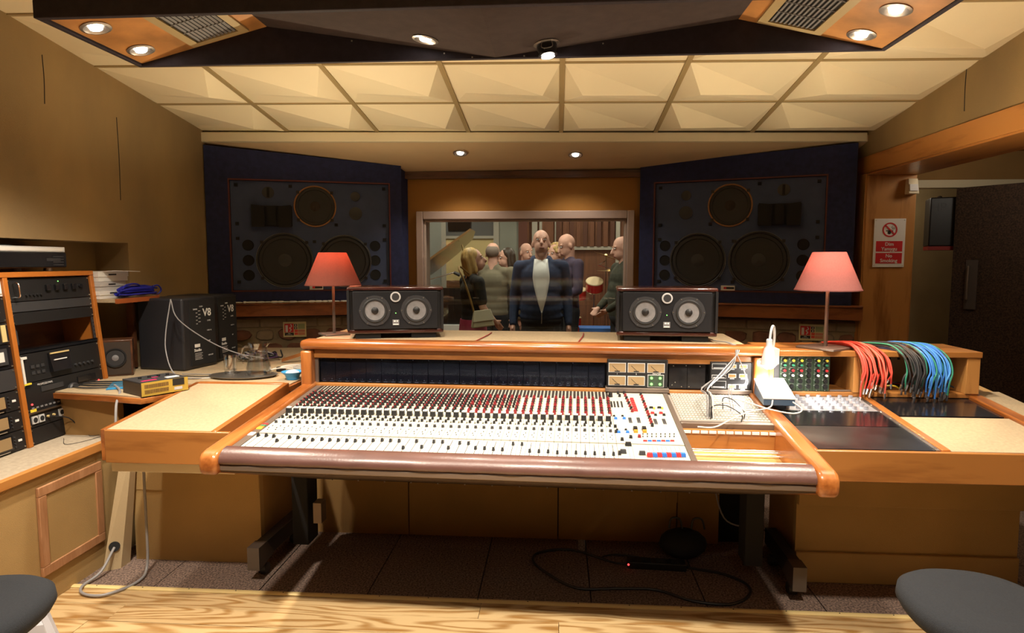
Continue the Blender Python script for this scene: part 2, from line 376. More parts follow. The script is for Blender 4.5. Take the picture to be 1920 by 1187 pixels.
# edge beam and sloping soffit with the window wall
struct('trim_7', MB().hull([(-2.66, 4.56, 2.355), (2.13, 4.665, 2.314), (2.13, 4.745, 2.314), (-2.66, 4.64, 2.355)], [(-2.66, 4.56, 2.425), (2.13, 4.665, 2.377), (2.13, 4.745, 2.377), (-2.66, 4.64, 2.425)]), 'cream', bev=.006)
struct('ceiling_soffit', MB().hull([(-2.6, 4.6, 2.355), (2.14, 4.68, 2.318), (2.14, 5.3, 2.19), (-2.6, 5.3, 2.17)], [(-2.6, 4.6, 2.40), (2.14, 4.68, 2.36), (2.14, 5.3, 2.6), (-2.6, 5.3, 2.6)]), 'soffit')
WX0, WX1, WZ0, WZ1 = -1.133, .600, .82, 1.888
wf = struct('wall_front', MB().bb(-3.0, WX0, 5.18, 5.40, 0, 3.1).bb(WX1, 2.5, 5.18, 5.40, 0, 3.1).bb(WX0, WX1, 5.18, 5.40, WZ1, 3.1).bb(WX0, WX1, 5.18, 5.40, 0, WZ0), 'ochre')
struct('trim_8', MB().bb(-1.24, .66, 5.14, 5.18, 2.15, 2.205), 'walnut')
win = T('window_1', None, None, (0, 0, 0), kind='structure')
win['kind'] = 'structure'
fr = MB()
fr.bb(WX0, WX0+.055, 5.11, 5.40, WZ0, WZ1).bb(WX1-.055, WX1, 5.11, 5.40, WZ0, WZ1).bb(WX0+.055, WX1-.055, 5.11, 5.40, WZ1-.065, WZ1).bb(WX0+.055, WX1-.055, 5.11, 5.40, WZ0, WZ0+.06)
fr.build('window_frame', mat('mauve_frame', (.34, .25, .21), .5), win, bev=.006)
be = MB(); a, b_, c_, d_ = WX0+.055, WX1-.055, WZ0+.06, WZ1-.065
be.bb(a, a+.018, 5.14, 5.165, c_, d_).bb(b_-.018, b_, 5.14, 5.165, c_, d_).bb(a+.018, b_-.018, 5.14, 5.165, d_-.018, d_).bb(a+.018, b_-.018, 5.14, 5.165, c_, c_+.018)
be.build('glazing_bead', mat('bead', (.42, .33, .28), .4), win, bev=.003)
MB().bb(a, b_, 5.166, 5.172, c_, d_).build('pane', 'glass', win)
MB().hull([(a, 5.36, c_), (b_, 5.36, c_), (b_, 5.368, c_), (a, 5.368, c_)], [(a, 5.32, d_), (b_, 5.32, d_), (b_, 5.328, d_), (a, 5.328, d_)]).build('pane', 'glass', win)
# corner walls below the monitors: blockwork and rubble stones, capped by a wooden ledge
LE = ((-2.58, 4.66), (-1.16, 5.10), 1); RE = ((2.14, 4.72), (.64, 5.16), -1)
def lowwall(name, p0, p1, sgn, seed):
    rnd = random.Random(seed); p0, p1 = V((*p0, 0)), V((*p1, 0)); L = (p1-p0).length; d = (p1-p0)/L; nrm = V((d.y, -d.x, 0)) if sgn > 0 else V((-d.y, d.x, 0))
    if nrm.y > 0: nrm = -nrm
    m = MX((( d.x, nrm.x, 0, p0.x), (d.y, nrm.y, 0, p0.y), (0, 0, 1, 0), (0, 0, 0, 1)))
    base = struct(name, MB(m).bb(0, L, -.16, 0, 0, 1.06), 'mortar')
    z = 1.055
    hs = [.075]+[.11]*9
    for r_, h in enumerate(hs):
        x = -.02-rnd.random()*.1
        while x < L-.02:
            wd = (rnd.uniform(.17, .24) if r_ == 0 else rnd.uniform(.10, .20)); x1 = min(x+wd, L); x0 = max(x, 0)
            if x1-x0 > .04:
                if r_ == 0:
                    MB(m).bb(x0+.004, x1-.004, -.01, rnd.uniform(.010, .016), z-h+.004, z-.004).build('stone_block', 'stone2', base, bev=.004)
                else:
                    cx_, cz_ = (x0+x1)/2, z-h/2; a_, b2 = (x1-x0)/2-.007, h/2-.008; k = 9; lp0 = []; lp1 = []
                    for q_ in range(k):
                        t = 2*pi*q_/k; f = rnd.uniform(.85, 1.05); pw = .7
                        ux = math.copysign(abs(cos(t))**pw, cos(t))*a_*f; uz = math.copysign(abs(sin(t))**pw, sin(t))*b2*f
                        lp0.append(V((cx_+ux, -.01, cz_+uz))); lp1.append(V((cx_+ux*.86, rnd.uniform(.012, .02), cz_+uz*.86)))
                    MB(m).ring([lp0, lp1], smooth=False).build('stone', 'stone' if rnd.random() < .6 else 'stone2', base)
            x = x1
        z -= h
        if z < .55: break
    lb = struct('trim_%d' % (9 if sgn > 0 else 10), MB(m).bb(-.02, L+.0, -.1, .105, 1.075, 1.165).bb(-.02, L, -.1, .120, 1.165, 1.178), 'walnut' if 0 else wood('ledge_wood%d' % sgn, (.30, .10, .03), (.20, .06, .018), 0, 1.2, .4, .2), bev=.003)
    return base, m
lwb, lwm = lowwall('wall_low_left', *LE, 4)
rwb, rwm = lowwall('wall_low_right', *RE, 9)
# passage beyond the opening
struct('wall_passage', MB().bb(XR+.33, 5.2, 6.2, 6.35, 0, 3.0).bb(5.1, 5.25, 2.2, 6.2, 0, 3.0), mat('passage_cream', (.42, .33, .17), .7, var=.1, vs=4))
struct('ceiling_passage', MB().bb(XR+.33, 5.2, 2.2, 6.3, 2.35, 2.5), 'hessian_dark')
struct('floor_passage', MB().bb(XR+.33, 5.2, 5.2, 6.3, -.14, 0.0), 'carpet')
struct('trim_11', MB().bb(XR+.36, 4.7, 5.35, 5.45, 2.07, 2.13), 'cream')
struct('trim_13', MB().bb(XR+.36, 4.7, 5.36, 5.45, 2.13, 2.35), 'hessian_dark')
struct('trim_12', MB().bb(XR+.42, XR+.50, 5.35, 5.45, 0, 2.07).bb(XR+.66, XR+.70, 5.9, 6.0, 0, 2.3), 'cream')
# ------------------------------------------------------------ hanging lighting raft
raft = T('ceiling_raft', 'large dark felt-edged lighting raft hanging below the tiled ceiling', 'ceiling panel', (-.265, 2.5, 2.345))
rx0, rx1, ry0, ry1 = -1.85+.265, 1.33+.265, 2.24-2.5, 2.80-2.5
MB().bb(rx0, rx1, ry0-.025, ry0, 0, .36).build('front_board', 'raft', raft, bev=.003)
MB().bb(rx0, rx1, ry1-.02, ry1, 0, .27).build('rear_board', 'raft', raft, bev=.003)
for x in (rx0, rx1-.022): MB().bb(x, x+.022, ry0, ry1-.02, 0, .27).build('side_board', 'raft', raft, bev=.003)
RX = [rx0+.022, -1.258+.265, 0.0, .735+.265, rx1-.022]; RZ = [.012, .155, .004, .135, .006]
def rpan(i, name, m):
    x0, x1, z0, z1 = RX[i], RX[i+1], RZ[i], RZ[i+1]
    return MB().hull([(x0, ry0, z0), (x1, ry0, z1), (x1, ry1-.02, z1), (x0, ry1-.02, z0)], [(x0, ry0, z0+.012), (x1, ry0, z1+.012), (x1, ry1-.02, z1+.012), (x0, ry1-.02, z0+.012)]).build(name, m, raft)
rpan(0, 'wood_panel', 'burl'); rpan(1, 'felt_panel', 'raftmid'); rpan(2, 'felt_panel', 'raftmid'); rpan(3, 'wood_panel', 'burl')
for i, (u0, u1) in ((0, (.44, .88)), (3, (.12, .56))):
    x0, x1, z0, z1 = RX[i], RX[i+1], RZ[i], RZ[i+1]
    L = sqrt((x1-x0)**2+(z1-z0)**2); d = V(((x1-x0)/L, 0, (z1-z0)/L)); nn = V((-d.z, 0, d.x)); o_ = V((x0, 0, z0))
    mm = MX(((d.x, 0, nn.x, o_.x), (0, 1, 0, 0), (d.z, 0, nn.z, o_.z), (0, 0, 0, 1)))
    a, b2 = u0*L, u1*L; y0, y1 = ry0+.02, ry1-.045
    vent = MB(mm).bb(a, a+.035, y0, y1, -.010, 0).bb(b2-.035, b2, y0, y1, -.010, 0).bb(a+.035, b2-.035, y0, y0+.03, -.010, 0).bb(a+.035, b2-.035, y1-.03, y1, -.010, 0).build('air_vent', mat('vent_frame%d' % i, (.42, .33, .17), .45), raft)
    MB(mm).bb(a+.03, b2-.03, y0+.03, y1-.03, -.0015, -.0005).build('duct_mouth', 'blackm', vent)
    ns = 10
    for k in range(ns):
        x = a+.05+(b2-a-.1)*k/(ns-1)
        MB(mm).hull([(x-.006, y0+.03, -.006), (x-.002, y0+.03, -.0065), (x-.002, y1-.03, -.0065), (x-.006, y1-.03, -.006)], [(x+.001, y0+.03, -.0018), (x+.004, y0+.03, -.0028), (x+.004, y1-.03, -.0028), (x+.001, y1-.03, -.0018)]).build('slat', 'mgrey', vent)
    for k in range(4): MB(mm).bb(a+.035, b2-.035, y0+.09*(k+1), y0+.09*(k+1)+.003, -.008, -.004).build('cross_bar', 'mgrey', vent)
def zr(i, x): return RZ[i]+(RZ[i+1]-RZ[i])*(x-RX[i])/(RX[i+1]-RX[i])
def downlight(loc, label, tilt=0, drop=False, grp='spotlights in the raft'):
    t = T('downlight', label, 'ceiling light', loc, (0, tilt, 0), grp)
    MB().lathe([(.052, 0), (.054, -.004), (.044, -.007), (.034, -.002), (.024, .0)], seg=28).build('rim', 'steel', t)
    if drop:
        MB().lathe([(.040, .0), (.042, -.012), (.040, -.048), (.030, -.05)], seg=24).build('lamp_housing', 'blackg', t)
        MB().tube([(.02, -.043, -.005), (.02, -.045, -.03), (-.02, -.045, -.03), (-.02, -.043, -.005)], .0015, 5).build('spring_clip', 'steel', t)
        MB().lathe([(.026, -.052), (.027, -.056), (.015, -.060), (.0, -.061)], seg=20).build('bulb', 'bulb', t)
    else:
        MB().lathe([(.023, -.002), (.022, -.006), (.012, -.009), (.0, -.010)], seg=20).build('bulb', 'bulb', t)
    return t
labs = ['bright round spotlight at the front edge of the raft left wing', 'round spotlight near the pointed rear corner of the raft left wing', 'bright round spotlight at the front edge of the raft right wing', 'round spotlight near the pointed rear corner of the raft right wing']
for k, (x, y) in enumerate(RAFT_L):
    i = 0 if x < 0 else 3; z = zr(i, x+.265)
    downlight((x, y, 2.345+z), labs[k], -atan((RZ[i+1]-RZ[i])/(RX[i+1]-RX[i])))
downlight((RAFT_C[0][0], RAFT_C[0][1], 2.345+zr(1, RAFT_C[0][0]+.265)), 'flush round spotlight in the dark centre of the raft, left of its point', .14)
downlight((RAFT_C[1][0], RAFT_C[1][1], 2.345+zr(2, RAFT_C[1][0]+.265)), 'spotlight hanging loose from its hole in the dark raft centre', -.13, True)
for x, y, lb in ((*SOFFIT_L[0], 'left recessed spotlight in the plain soffit above the window'), (*SOFFIT_L[1], 'right recessed spotlight in the plain soffit above the window')):
    zz = 2.355-(y-4.6)*.264-.020
    t = downlight((x, y, zz), lb, 0, False, 'spotlights in the soffit'); t.rotation_euler = (-.26, 0, 0)
scb = MB()
for x, i in ((-.62, 1), (-.22, 1), (-.1, 1), (.12, 2), (.45, 2)): scb.ell((x, ry1-.021, zr(1 if x < 0 else 2, x)-.012), (.004, .003, .004), 6, 4)
scb.build('screw_head', 'screw', raft, kind='stuff')

# ------------------------------------------------------------ big soffit monitors
def main_monitor(side):
    L_ = side == 'l'
    p0 = V((-2.572, 4.570, 0)) if L_ else V((2.06, 4.640, 0)); th = R(19)
    d = V((cos(th), sin(th), 0)) if L_ else V((-cos(th), sin(th), 0)); back = V((-sin(th), cos(th), 0)) if L_ else V((sin(th), cos(th), 0))
    m = MX(((d.x, back.x, 0, p0.x), (d.y, back.y, 0, p0.y), (0, 0, 1, 0), (0, 0, 0, 1)))
    m0 = MX.Translation((0, 0, 0)); base = p0+d*.7; root = T('studio_monitor', 'huge dark blue soffit speaker on the '+('left' if L_ else 'right')+', above the '+('left' if L_ else 'right')+' red-shaded lamp', 'speaker', (base.x, base.y, 1.18))
    mi = MX.Translation(-V((base.x, base.y, 1.18))) @ m
    W = 1.42 if L_ else 1.50; zt0, zt1 = (2.334, 2.236) if L_ else (2.302, 2.236); pu0, pu1 = (.155, 1.332) if L_ else (.178, 1.392); pz0, pz1 = 1.262, 2.10
    b = MB(mi)
    fr_ = [((0, 0, 1.18), (pu0, 0, 1.18), (pu0, 0, zt0-(zt0-zt1)*pu0/W), (0, 0, zt0)), ((pu1, 0, 1.18), (W, 0, 1.18), (W, 0, zt1), (pu1, 0, zt0-(zt0-zt1)*pu1/W)),
           ((pu0, 0, 1.18), (pu1, 0, 1.18), (pu1, 0, pz0), (pu0, 0, pz0)), ((pu0, 0, pz1), (pu1, 0, pz1), (pu1, 0, zt0-(zt0-zt1)*pu1/W), (pu0, 0, zt0-(zt0-zt1)*pu0/W))]
    for q_ in fr_: b.prism(q_, (0, .045, 0))
    b.hull([(0, .045, 1.18), (W, .045, 1.18), (W+.09, .17, 1.18), (.30, .42, 1.18)], [(0, .045, zt0), (W, .045, zt1), (W+.09, .17, zt1-.03), (.30, .42, zt1-.1)])
    b.build('cabinet', 'navy', root)
    MB(mi).bb(pu0+.012, pu1-.012, .018, .044, pz0+.012, pz1-.012).build('baffle', 'baffle', root)
    MB(mi).bb(pu0, pu0+.010, -.004, .03, pz0, pz1).bb(pu1-.010, pu1, -.004, .03, pz0, pz1).bb(pu0+.01, pu1-.01, -.004, .03, pz1-.010, pz1).bb(pu0+.01, pu1-.01, -.004, .03, pz0, pz0+.010).build('trim', 'redtrim', root)
    pw = pu1-pu0
    def U(px): return pu0+pw*px      # px = fraction from outer edge
    F = .018
    def driver(name, u, z, r, mring, mcone, rim):
        t = MB(mi).lathe([(r, F), (r, F-.008), (r*.965, F-.012), (r*.93, F-.006), (r*.93, F)], (U(u), 0, z), 'Y', 36).build(name, mring, root)
        MB(mi).lathe([(r*.925, F-.001), (r*.90, F-.008), (r*.80, F-.009), (r*.78, F-.002)], (U(u), 0, z), 'Y', 36).build('surround', 'rubber', t)
        MB(mi).lathe([(r*.78, F-.002), (r*.55, F+.004), (r*.30, F+.010), (.0, F+.011)], (U(u), 0, z), 'Y', 36, caps=False).build('cone', mcone, t)
        MB(mi).lathe([(r*.29, F+.006), (r*.26, F-.001), (r*.15, F-.006), (0, F-.008)], (U(u), 0, z), 'Y', 24, caps=False).build('dust_cap', mcone if mcone == 'brownc' else 'dgrey', t)
        if rim: MB(mi).ring([[V((U(u)+cos(a*pi/24)*rr, yy, z+sin(a*pi/24)*rr)) for a in range(48)] for rr, yy in ((r*1.0, F-.0085), (r*1.012, F-.010), (r*1.012, F-.0012), (r, F))], caps=False).build('rim', 'mgrey', t)
        for a in (40, 140, 220, 320): MB(mi).box((U(u)+cos(R(a))*r*1.03, F-.008, z+sin(R(a))*r*1.03), (.022, .012, .022)).build('clamp', 'black', t)
    if L_: us = (.328, .66, .515, .22, .235, .855, .855, .11, .895)
    else: us = (.352, .68, .535, .265, .25, .945, .945, .135, .915)
    if L_:
        driver('woofer', .325, 1.498, .205, 'dgrey', 'blackc', True); driver('woofer', .70, 1.492, .200, 'dgrey', 'blackc', True); driver('midrange', .52, 1.908, .157, 'tanring', 'brownc', False)
        hu, tu, pu, ports = .245, .235, (.775,), (.105, .897)
        hcx = .255
    else:
        driver('woofer', .363, 1.498, .212, 'dgrey', 'blackc', True); driver('woofer', .722, 1.498, .205, 'dgrey', 'blackc', True); driver('midrange', .536, 1.905, .160, 'tanring', 'brownc', False)
        tu, pu, ports = .235, (.80,), (.118, .925)
        hcx = .255
    # horn with two flared mouths
    hr = MB(mi)
    hu0 = U(hcx); 
    hr.bb(hu0-.145, hu0+.145, F-.035, F, 1.752, 1.905)
    h = hr.build('horn', 'blackm', root, bev=.006)
    MB(mi).hull([(hu0-.03, F-.05, 1.76), (hu0+.03, F-.05, 1.76), (hu0+.015, F-.036, 1.80), (hu0-.015, F-.036, 1.80)], [(hu0-.03, F-.05, 1.90), (hu0+.03, F-.05, 1.90), (hu0+.015, F-.036, 1.86), (hu0-.015, F-.036, 1.86)]).build('horn_throat', 'blackm', h)
    for s_ in (-1, 1): MB(mi).hull([(hu0+s_*.05, F-.06, 1.745), (hu0+s_*.14, F-.06, 1.745), (hu0+s_*.135, F-.03, 1.76), (hu0+s_*.05, F-.03, 1.77)], [(hu0+s_*.05, F-.06, 1.90), (hu0+s_*.14, F-.06, 1.91), (hu0+s_*.135, F-.03, 1.90), (hu0+s_*.05, F-.03, 1.89)]).build('horn_lip', 'blackm', h)
    def plate(name, u, z, r, mm_, parts=None):
        t = MB(mi).lathe([(r, F), (r, F-.004), (r*.9, F-.006), (0, F-.005)], (U(u), 0, z), 'Y', 24, caps=False).build(name, mm_, root); return t
    t = plate('tweeter', tu, 2.005, .043, 'dgrey'); MB(mi).box((U(tu), F-.008, 2.005), (.018, .006, .072)).build('tweeter_slot', 'blackm', t)
    plate('blanking_plate', pu[0], 1.99, .037, 'dgrey'); plate('blanking_plate', pu[0], 1.86, .050, 'dgrey')
    for u in ports:
        for z in (1.61, 1.497, 1.385):
            MB(mi).lathe([(.041, F-.0005), (.041, F-.003), (.037, F-.003), (.035, F-.0008), (0, F-.0006)], (U(u), 0, z), 'Y', 22, caps=False).build('bass_port', 'blackm', root)
    for u, z in ((.045, 2.055), (.37, 2.055), (.96, 2.055), (.045, 1.77), (.65, 1.77), (.96, 1.77), (.045, 1.66), (.51, 1.64), (.96, 1.66), (.045, 1.335), (.51, 1.335), (.96, 1.335)):
        MB(mi).box((U(u), F-.004, z), (.024, .008, .022)).build('bracket', 'blackm', root)
    u = .50 if L_ else .53
    b = MB(mi).box((U(.515 if L_ else .535), F-.006, 1.285), (.10, .012, .045)).build('badge', 'paper', root, bev=.002)
    MB(mi).box((U(.515 if L_ else .535)+.008*(1 if L_ else -1), F-.0125, 1.29), (.072, .002, .016)).build('badge_print', 'black', b)
    MB(mi).box((U(.515 if L_ else .535)-.02*(1 if L_ else -1), F-.0135, 1.29), (.02, .002, .014)).build('badge_print', 'red', b)
    return root
main_monitor('l'); main_monitor('r')
# torn white foam strip showing under the left cabinet
fm = MB(lwm); rnd = random.Random(3)
x = .12
while x < 1.12:
    w_ = rnd.uniform(.02, .06); fm.ell((x, .112, 1.184), (w_*.7, .02, rnd.uniform(.005, .011)), 7, 5); x += w_
tag(fm.build('foam_strip', 'white'), 'ragged white foam strip squeezed under the left blue cabinet', 'foam')

# ------------------------------------------------------------ near-field speakers on the bridge
def nearfield(loc, rz, label):
    t = T('nearfield_speaker', label, 'speaker', loc, (0, 0, rz), 'black studio speakers on the console shelf')
    W, H, D = .50, .245, .30; z0 = .028
    for s_ in (-1, 1): MB().bb(s_*.13-.05 if s_ > 0 else -.21, .21 if s_ > 0 else -.08, .03, .26, 0, z0).build('foot', 'blackm', t)
    MB().bb(-W/2, W/2, .012, D, z0, z0+.022).bb(-W/2, W/2, .012, D, z0+H-.020, z0+H).build('cabinet_shell', 'cherry', t, bev=.006)
    MB().bb(-W/2+.004, W/2-.004, .02, D-.003, z0+.022, z0+H-.020).build('cabinet_body', 'black', t)
    MB().bb(-W/2+.030, W/2-.030, 0, .0205, z0+.024, z0+H-.022).build('front_panel', mat('charcoal_front', (.010, .010, .012), .6, spec=.3), t, bev=.003)
    [MB().bb(a_, a_+.012, .004, D, z0+.02, z0+H-.018).build('side_cheek', 'black', t) for a_ in (-W/2, W/2-.012)]
    for s_ in (-1, 1):
        cx_, cz_ = s_*.107, z0+H*.50; r = .080
        o8 = [V((cx_+cos(R(a))*rr, -.004, cz_+sin(R(a))*rr)) for a, rr in [(q_, r*(1.03 if (q_ % 60 < 10 or q_ % 60 > 50) else .99)) for q_ in range(0, 360, 10)]]
        o9 = [V((p.x, .001, p.z)) for p in o8]
        w_ = MB().ring([o9, o8]).build('woofer', 'dgrey', t)
        MB().lathe([(.064, -.005), (.060, -.009), (.052, -.008), (.050, -.004)], (cx_, 0, cz_), 'Y', 32, caps=False).build('surround', 'rubber', w_)
        MB().lathe([(.051, -.0055), (.035, -.0048), (.020, -.0042), (0, -.0042)], (cx_, 0, cz_), 'Y', 32, caps=False).build('cone', 'cone', w_)
        MB().lathe([(.0185, -.0045), (.017, -.010), (.010, -.014), (0, -.0155)], (cx_, 0, cz_), 'Y', 20, caps=False).build('dust_cap', 'black', w_)
        sm = MB()
        for a in range(0, 360, 60): sm.ell((cx_+cos(R(a+0))*.075, -.0045, cz_+sin(R(a))*.075), (.0028, .002, .0028), 6, 4)
        sm.build('screw_head', 'screw', w_)
    tw = MB().lathe([(.027, 0), (.027, -.006), (.020, -.007), (.019, -.002)], (0, 0, z0+H*.79), 'Y', 26).build('tweeter', 'lgrey', t)
    MB().lathe([(.018, -.002), (.014, -.001), (.008, .001)], (0, -.0055, z0+H*.79), 'Y', 20, caps=True).build('tweeter_dome', 'dgrey', tw)
    disc('power_light', .0028, .002, 'led', t, (0, 0, z0+H*.44), seg=8)
    b = MB().box((0, -.001, z0+H*.24), (.034, .003, .030)).build('badge', 'mgrey', t)
    MB().box((0, -.003, z0+H*.20), (.028, .002, .005)).box((-.006, -.003, z0+H*.27), (.01, .002, .008)).box((.007, -.003, z0+H*.27), (.008, .002, .008)).build('badge_print', 'white', b)
    return t
nearfield((-.845, 3.30, 1.083), .24, 'black twin-cone speaker on the console shelf, left of the window')
nearfield((.553, 3.265, 1.083), -.07, 'black twin-cone speaker on the console shelf, right of the window')

# ------------------------------------------------------------ table lamps
def lamp(loc, label, shade, k=1.0, pw=24, sq=.11):
    t = T('table_lamp', label, 'lamp', loc, (0, 0, R(38)), 'red-shaded table lamps')
    MB().bb(-sq/1.6, sq/1.6, -sq/1.6, sq/1.6, 0, .010).build('base', 'bronze', t, bev=.002)
    MB().bb(-.006, .006, -.006, .006, .010, .335).build('pole', 'bronze', t)
    MB().lathe([(.152*k, .275), (.075*k, .455), (.073*k, .455), (.150*k, .275)], seg=48, caps=False).build('lamp_shade', shade, t)
    MB().lathe([(.1522*k, .275), (.1522*k, .280), (.150*k, .280), (.150*k, .275)], seg=48, caps=False).build('shade_band', shade, t)
    MB().tube([(-.072*k, 0, .448), (0, 0, .44), (.072*k, 0, .448)], .0015, 5, 2).build('shade_carrier', 'steel', t)
    MB().lathe([(.012, .325), (.014, .330), (.014, .350), (.010, .355)]).build('bulb_socket', 'white', t)
    MB().lathe([(.010, .355), (.020, .365), (.023, .382), (.016, .400), (0, .406)], seg=16, caps=False).build('bulb', mat('lamp_bulb', (1, .9, .7), .5, emis=(1, .80, .5), ev=18), t)
    l = light('table_lamp_light', 'POINT', (loc[0], loc[1], loc[2]+.418), pw, (1, .80, .52), .012)
    return t
lamp((-1.235, 3.46, 1.083), 'red-shaded table lamp on the console shelf, left of the black speaker', 'shade_l')
lamp((1.275, 3.12, 1.078), 'table lamp with a rose-red conical shade standing on the oak patchbay cabinet', 'shade_r', .97, 24, .15)
# ------------------------------------------------------------ mixing console
con = T('mixing_console', 'long ivory mixing console with wooden arms, brown padded front rail and hundreds of knobs', 'mixing console', (-1.308, 2.262, 0), (0, .001, -.032))
SL = .0973
mS = MX(((1, 0, 0, 0), (0, cos(SL), -sin(SL), 0), (0, sin(SL), cos(SL), .78), (0, 0, 0, 1)))   # x across, y up the slope, z off the panel
CM = MX.Translation((-1.308, 2.262, 0)) @ Euler((0, .001, -.032)).to_matrix().to_4x4() @ mS
CI = CM.inverted()
_fw = V((-sin(_a)*cos(_p), cos(_a)*cos(_p), -sin(_p))); _rt = V((cos(_a), sin(_a), 0)); _up = _rt.cross(_fw)
def on_panel(x, y):
    """where on the console panel a point of the photograph lies (used once for the irregular master section)"""
    d = _fw+_rt*(x-960)/1200-_up*(y-593.5)/1200; a = CI @ V((0, 0, 1.49)); b = CI.to_3x3() @ d
    t = -a.z/b.z; q = a+b*t; return q.x, q.y
CW = 2.25
def arm(u0, u1):
    prof = [(-.050, -.070), (-.064, -.058), (-.066, -.03), (-.060, -.004), (-.042, .012), (-.01, .016), (.895, .016), (.895, -.465), (.79, -.465), (-.025, -.072)]
    lp0 = [V((u0, s_, h)) for s_, h in prof]
    return MB(mS).prism(lp0, (u1-u0, 0, 0)).build('side_arm', 'teaky', con, bev=.014, seg=3)
arm(0, .068); arm(CW-.068, CW)
prof = []
for k in range(13):
    a = -1.9+k*(1.9+1.75)/12; prof.append((-.018+cos(pi/2+1.0-k*.0)*0-.058*cos(a*.5)*1.0 if False else 0, 0))
pp = [(.036, .000), (.034, .010), (.020, .016), (-.004, .014), (-.024, .005), (-.038, -.008), (-.043, -.020), (-.041, -.030), (-.034, -.036), (.034, -.036)]
lps = []
for i in range(40):
    u = .068+(CW-.136)*i/39; g = 1+.03*sin(i*2.3)+.02*sin(i*5.1)
    lps.append([V((u, s_*(g if s_ < 0 else 1), h)) for s_, h in pp])
MB(mS).ring(lps).build('padded_rail', 'leather', con, angle=60)
MB(mS).bb(.062, CW-.062, -.036, .03, -.060, -.037).build('front_rail', 'bronze', con, bev=.004)
MB(mS).hull([(.06, -.030, -.066), (CW-.06, -.030, -.066), (CW-.06, .79, -.47), (.06, .79, -.47)], [(.06, -.030, -.060), (CW-.06, -.030, -.060), (CW-.06, .80, -.415), (.06, .80, -.415)]).build('underside', mat('dark_bronze', (.075, .048, .034), .5, .3), con)
MB(mS).bb(.06, CW-.06, .79, .885, -.43, -.03).build('rear_body', 'black', con)
sb = MB(mS)
for k in range(15): sb.ell((.25+k*.125, .55, -.357), (.004, .004, .003), 6, 4)
sb.build('screw_head', 'screw', con, kind='stuff')
MB(mS).bb(.068, .098, .034, .88, -.02, .002).build('edge_strip', 'bronze', con, bev=.002)
for k_, (c_, s_) in enumerate((('red', .285), ('green', .268), ('orange', .250), ('yellow', .235), ('white', .165))): MB(mS).bb(.072, .094, s_, s_+(.015 if k_ < 4 else .03), .002, .005).build('marker_tape', c_, con)
NS = 42; SP = 1.432/NS; U0 = .099
fvals = [.9, .9, .85, .5, .8, .8, .65, .65, .72, .68, .68, .68, .68, .68, .75, .8, .78, .78, .25, .8, .35, .8, .8, .35, .75, .75, .4, .4, .35, .35, .82, .82, .3, .3, .3, .25, .28, .28, .27, .27, .27, .27]
iv2 = mat('ivory_panel_fader', (.54, .515, .44), .4)
sl_m = mat('slot_dark', (.02, .016, .014), .6)
protos = {}
def onS(o, u, s_, h=0, rz=0):
    o.matrix_basis = mS @ MX.Translation((u, s_, h)) @ MX.Rotation(rz, 4, 'Z'); return o
def proto(key, fn):
    if key not in protos: protos[key] = fn()
    o = protos[key]
    if o.users_collection and key in _used: c = o.copy(); C.objects.link(c); return c
    _used.add(key); return o
_used = set()
def p_strip(): return MB().bb(-SP/2+.0006, SP/2-.0006, .205, .878, -.010, 0).build('channel_strip', 'ivory', con, label=None)
def p_fpl(): return MB().bb(-SP/2+.0006, SP/2-.0006, .036, .196, -.012, -.0015).build('fader_plate', iv2, None)
def p_slot(): return MB().bb(-.0056, .0056, 0, .128, 0, .0012).build('slot', sl_m, None)
def p_sel():
    return MB().hull([(-.011, -.009, 0), (.011, -.009, 0), (.011, .009, 0), (-.011, .009, 0)], [(-.0105, -.007, .021), (.0105, -.007, .021), (.0105, .007, .021), (-.0105, .007, .021)]).build('selector_knob', 'black', None)
def p_selc(): return MB().bb(-.0095, .0095, .000, .012, .0212, .0245).build('selector_cap', 'white', None)
def p_btn(): return MB().hull([(-.005, -.006, 0), (.005, -.006, 0), (.005, .006, 0), (-.005, .006, 0)], [(-.004, -.0045, .011), (.004, -.0045, .011), (.004, .0045, .011), (-.004, .0045, .011)]).build('push_button', 'black', None)
def p_pan(): return MB().cyl((0, 0, 0), (0, 0, .011), .0068, .0052, 10).build('pan_knob', 'dgrey', None)
def p_fs(): return MB().bb(-.0011, .0011, .05, .188, -.0014, -.0009).build('fader_slot', 'dgrey', None)
def p_fc(): return MB().hull([(-.0052, -.008, 0), (.0052, -.008, 0), (.0052, .008, 0), (-.0052, .008, 0)], [(-.004, -.0025, .012), (.004, -.0025, .012), (.004, .0025, .012), (-.004, .0025, .012)]).build('fader_cap', 'black', None)
def p_kn(): return MB().cyl((0, 0, 0), (0, 0, .014), .0078, .0070, 9).build('knob', 'black', None)
def p_kr(): return MB().cyl((0, 0, 0), (0, 0, .014), .0078, .0070, 9).build('knob', 'knobred', None)
def sub(key, fn, par, u, s_, h=0, rz=0):
    o = proto(key, fn); o.parent = par; o.matrix_parent_inverse = MX.Identity(4)
    o.matrix_basis = MX.Translation((u, s_, h)) @ MX.Rotation(rz, 4, 'Z'); return o
rnd = random.Random(5)
sd = MB(mS); sw = MB(mS); sr = MB(mS)
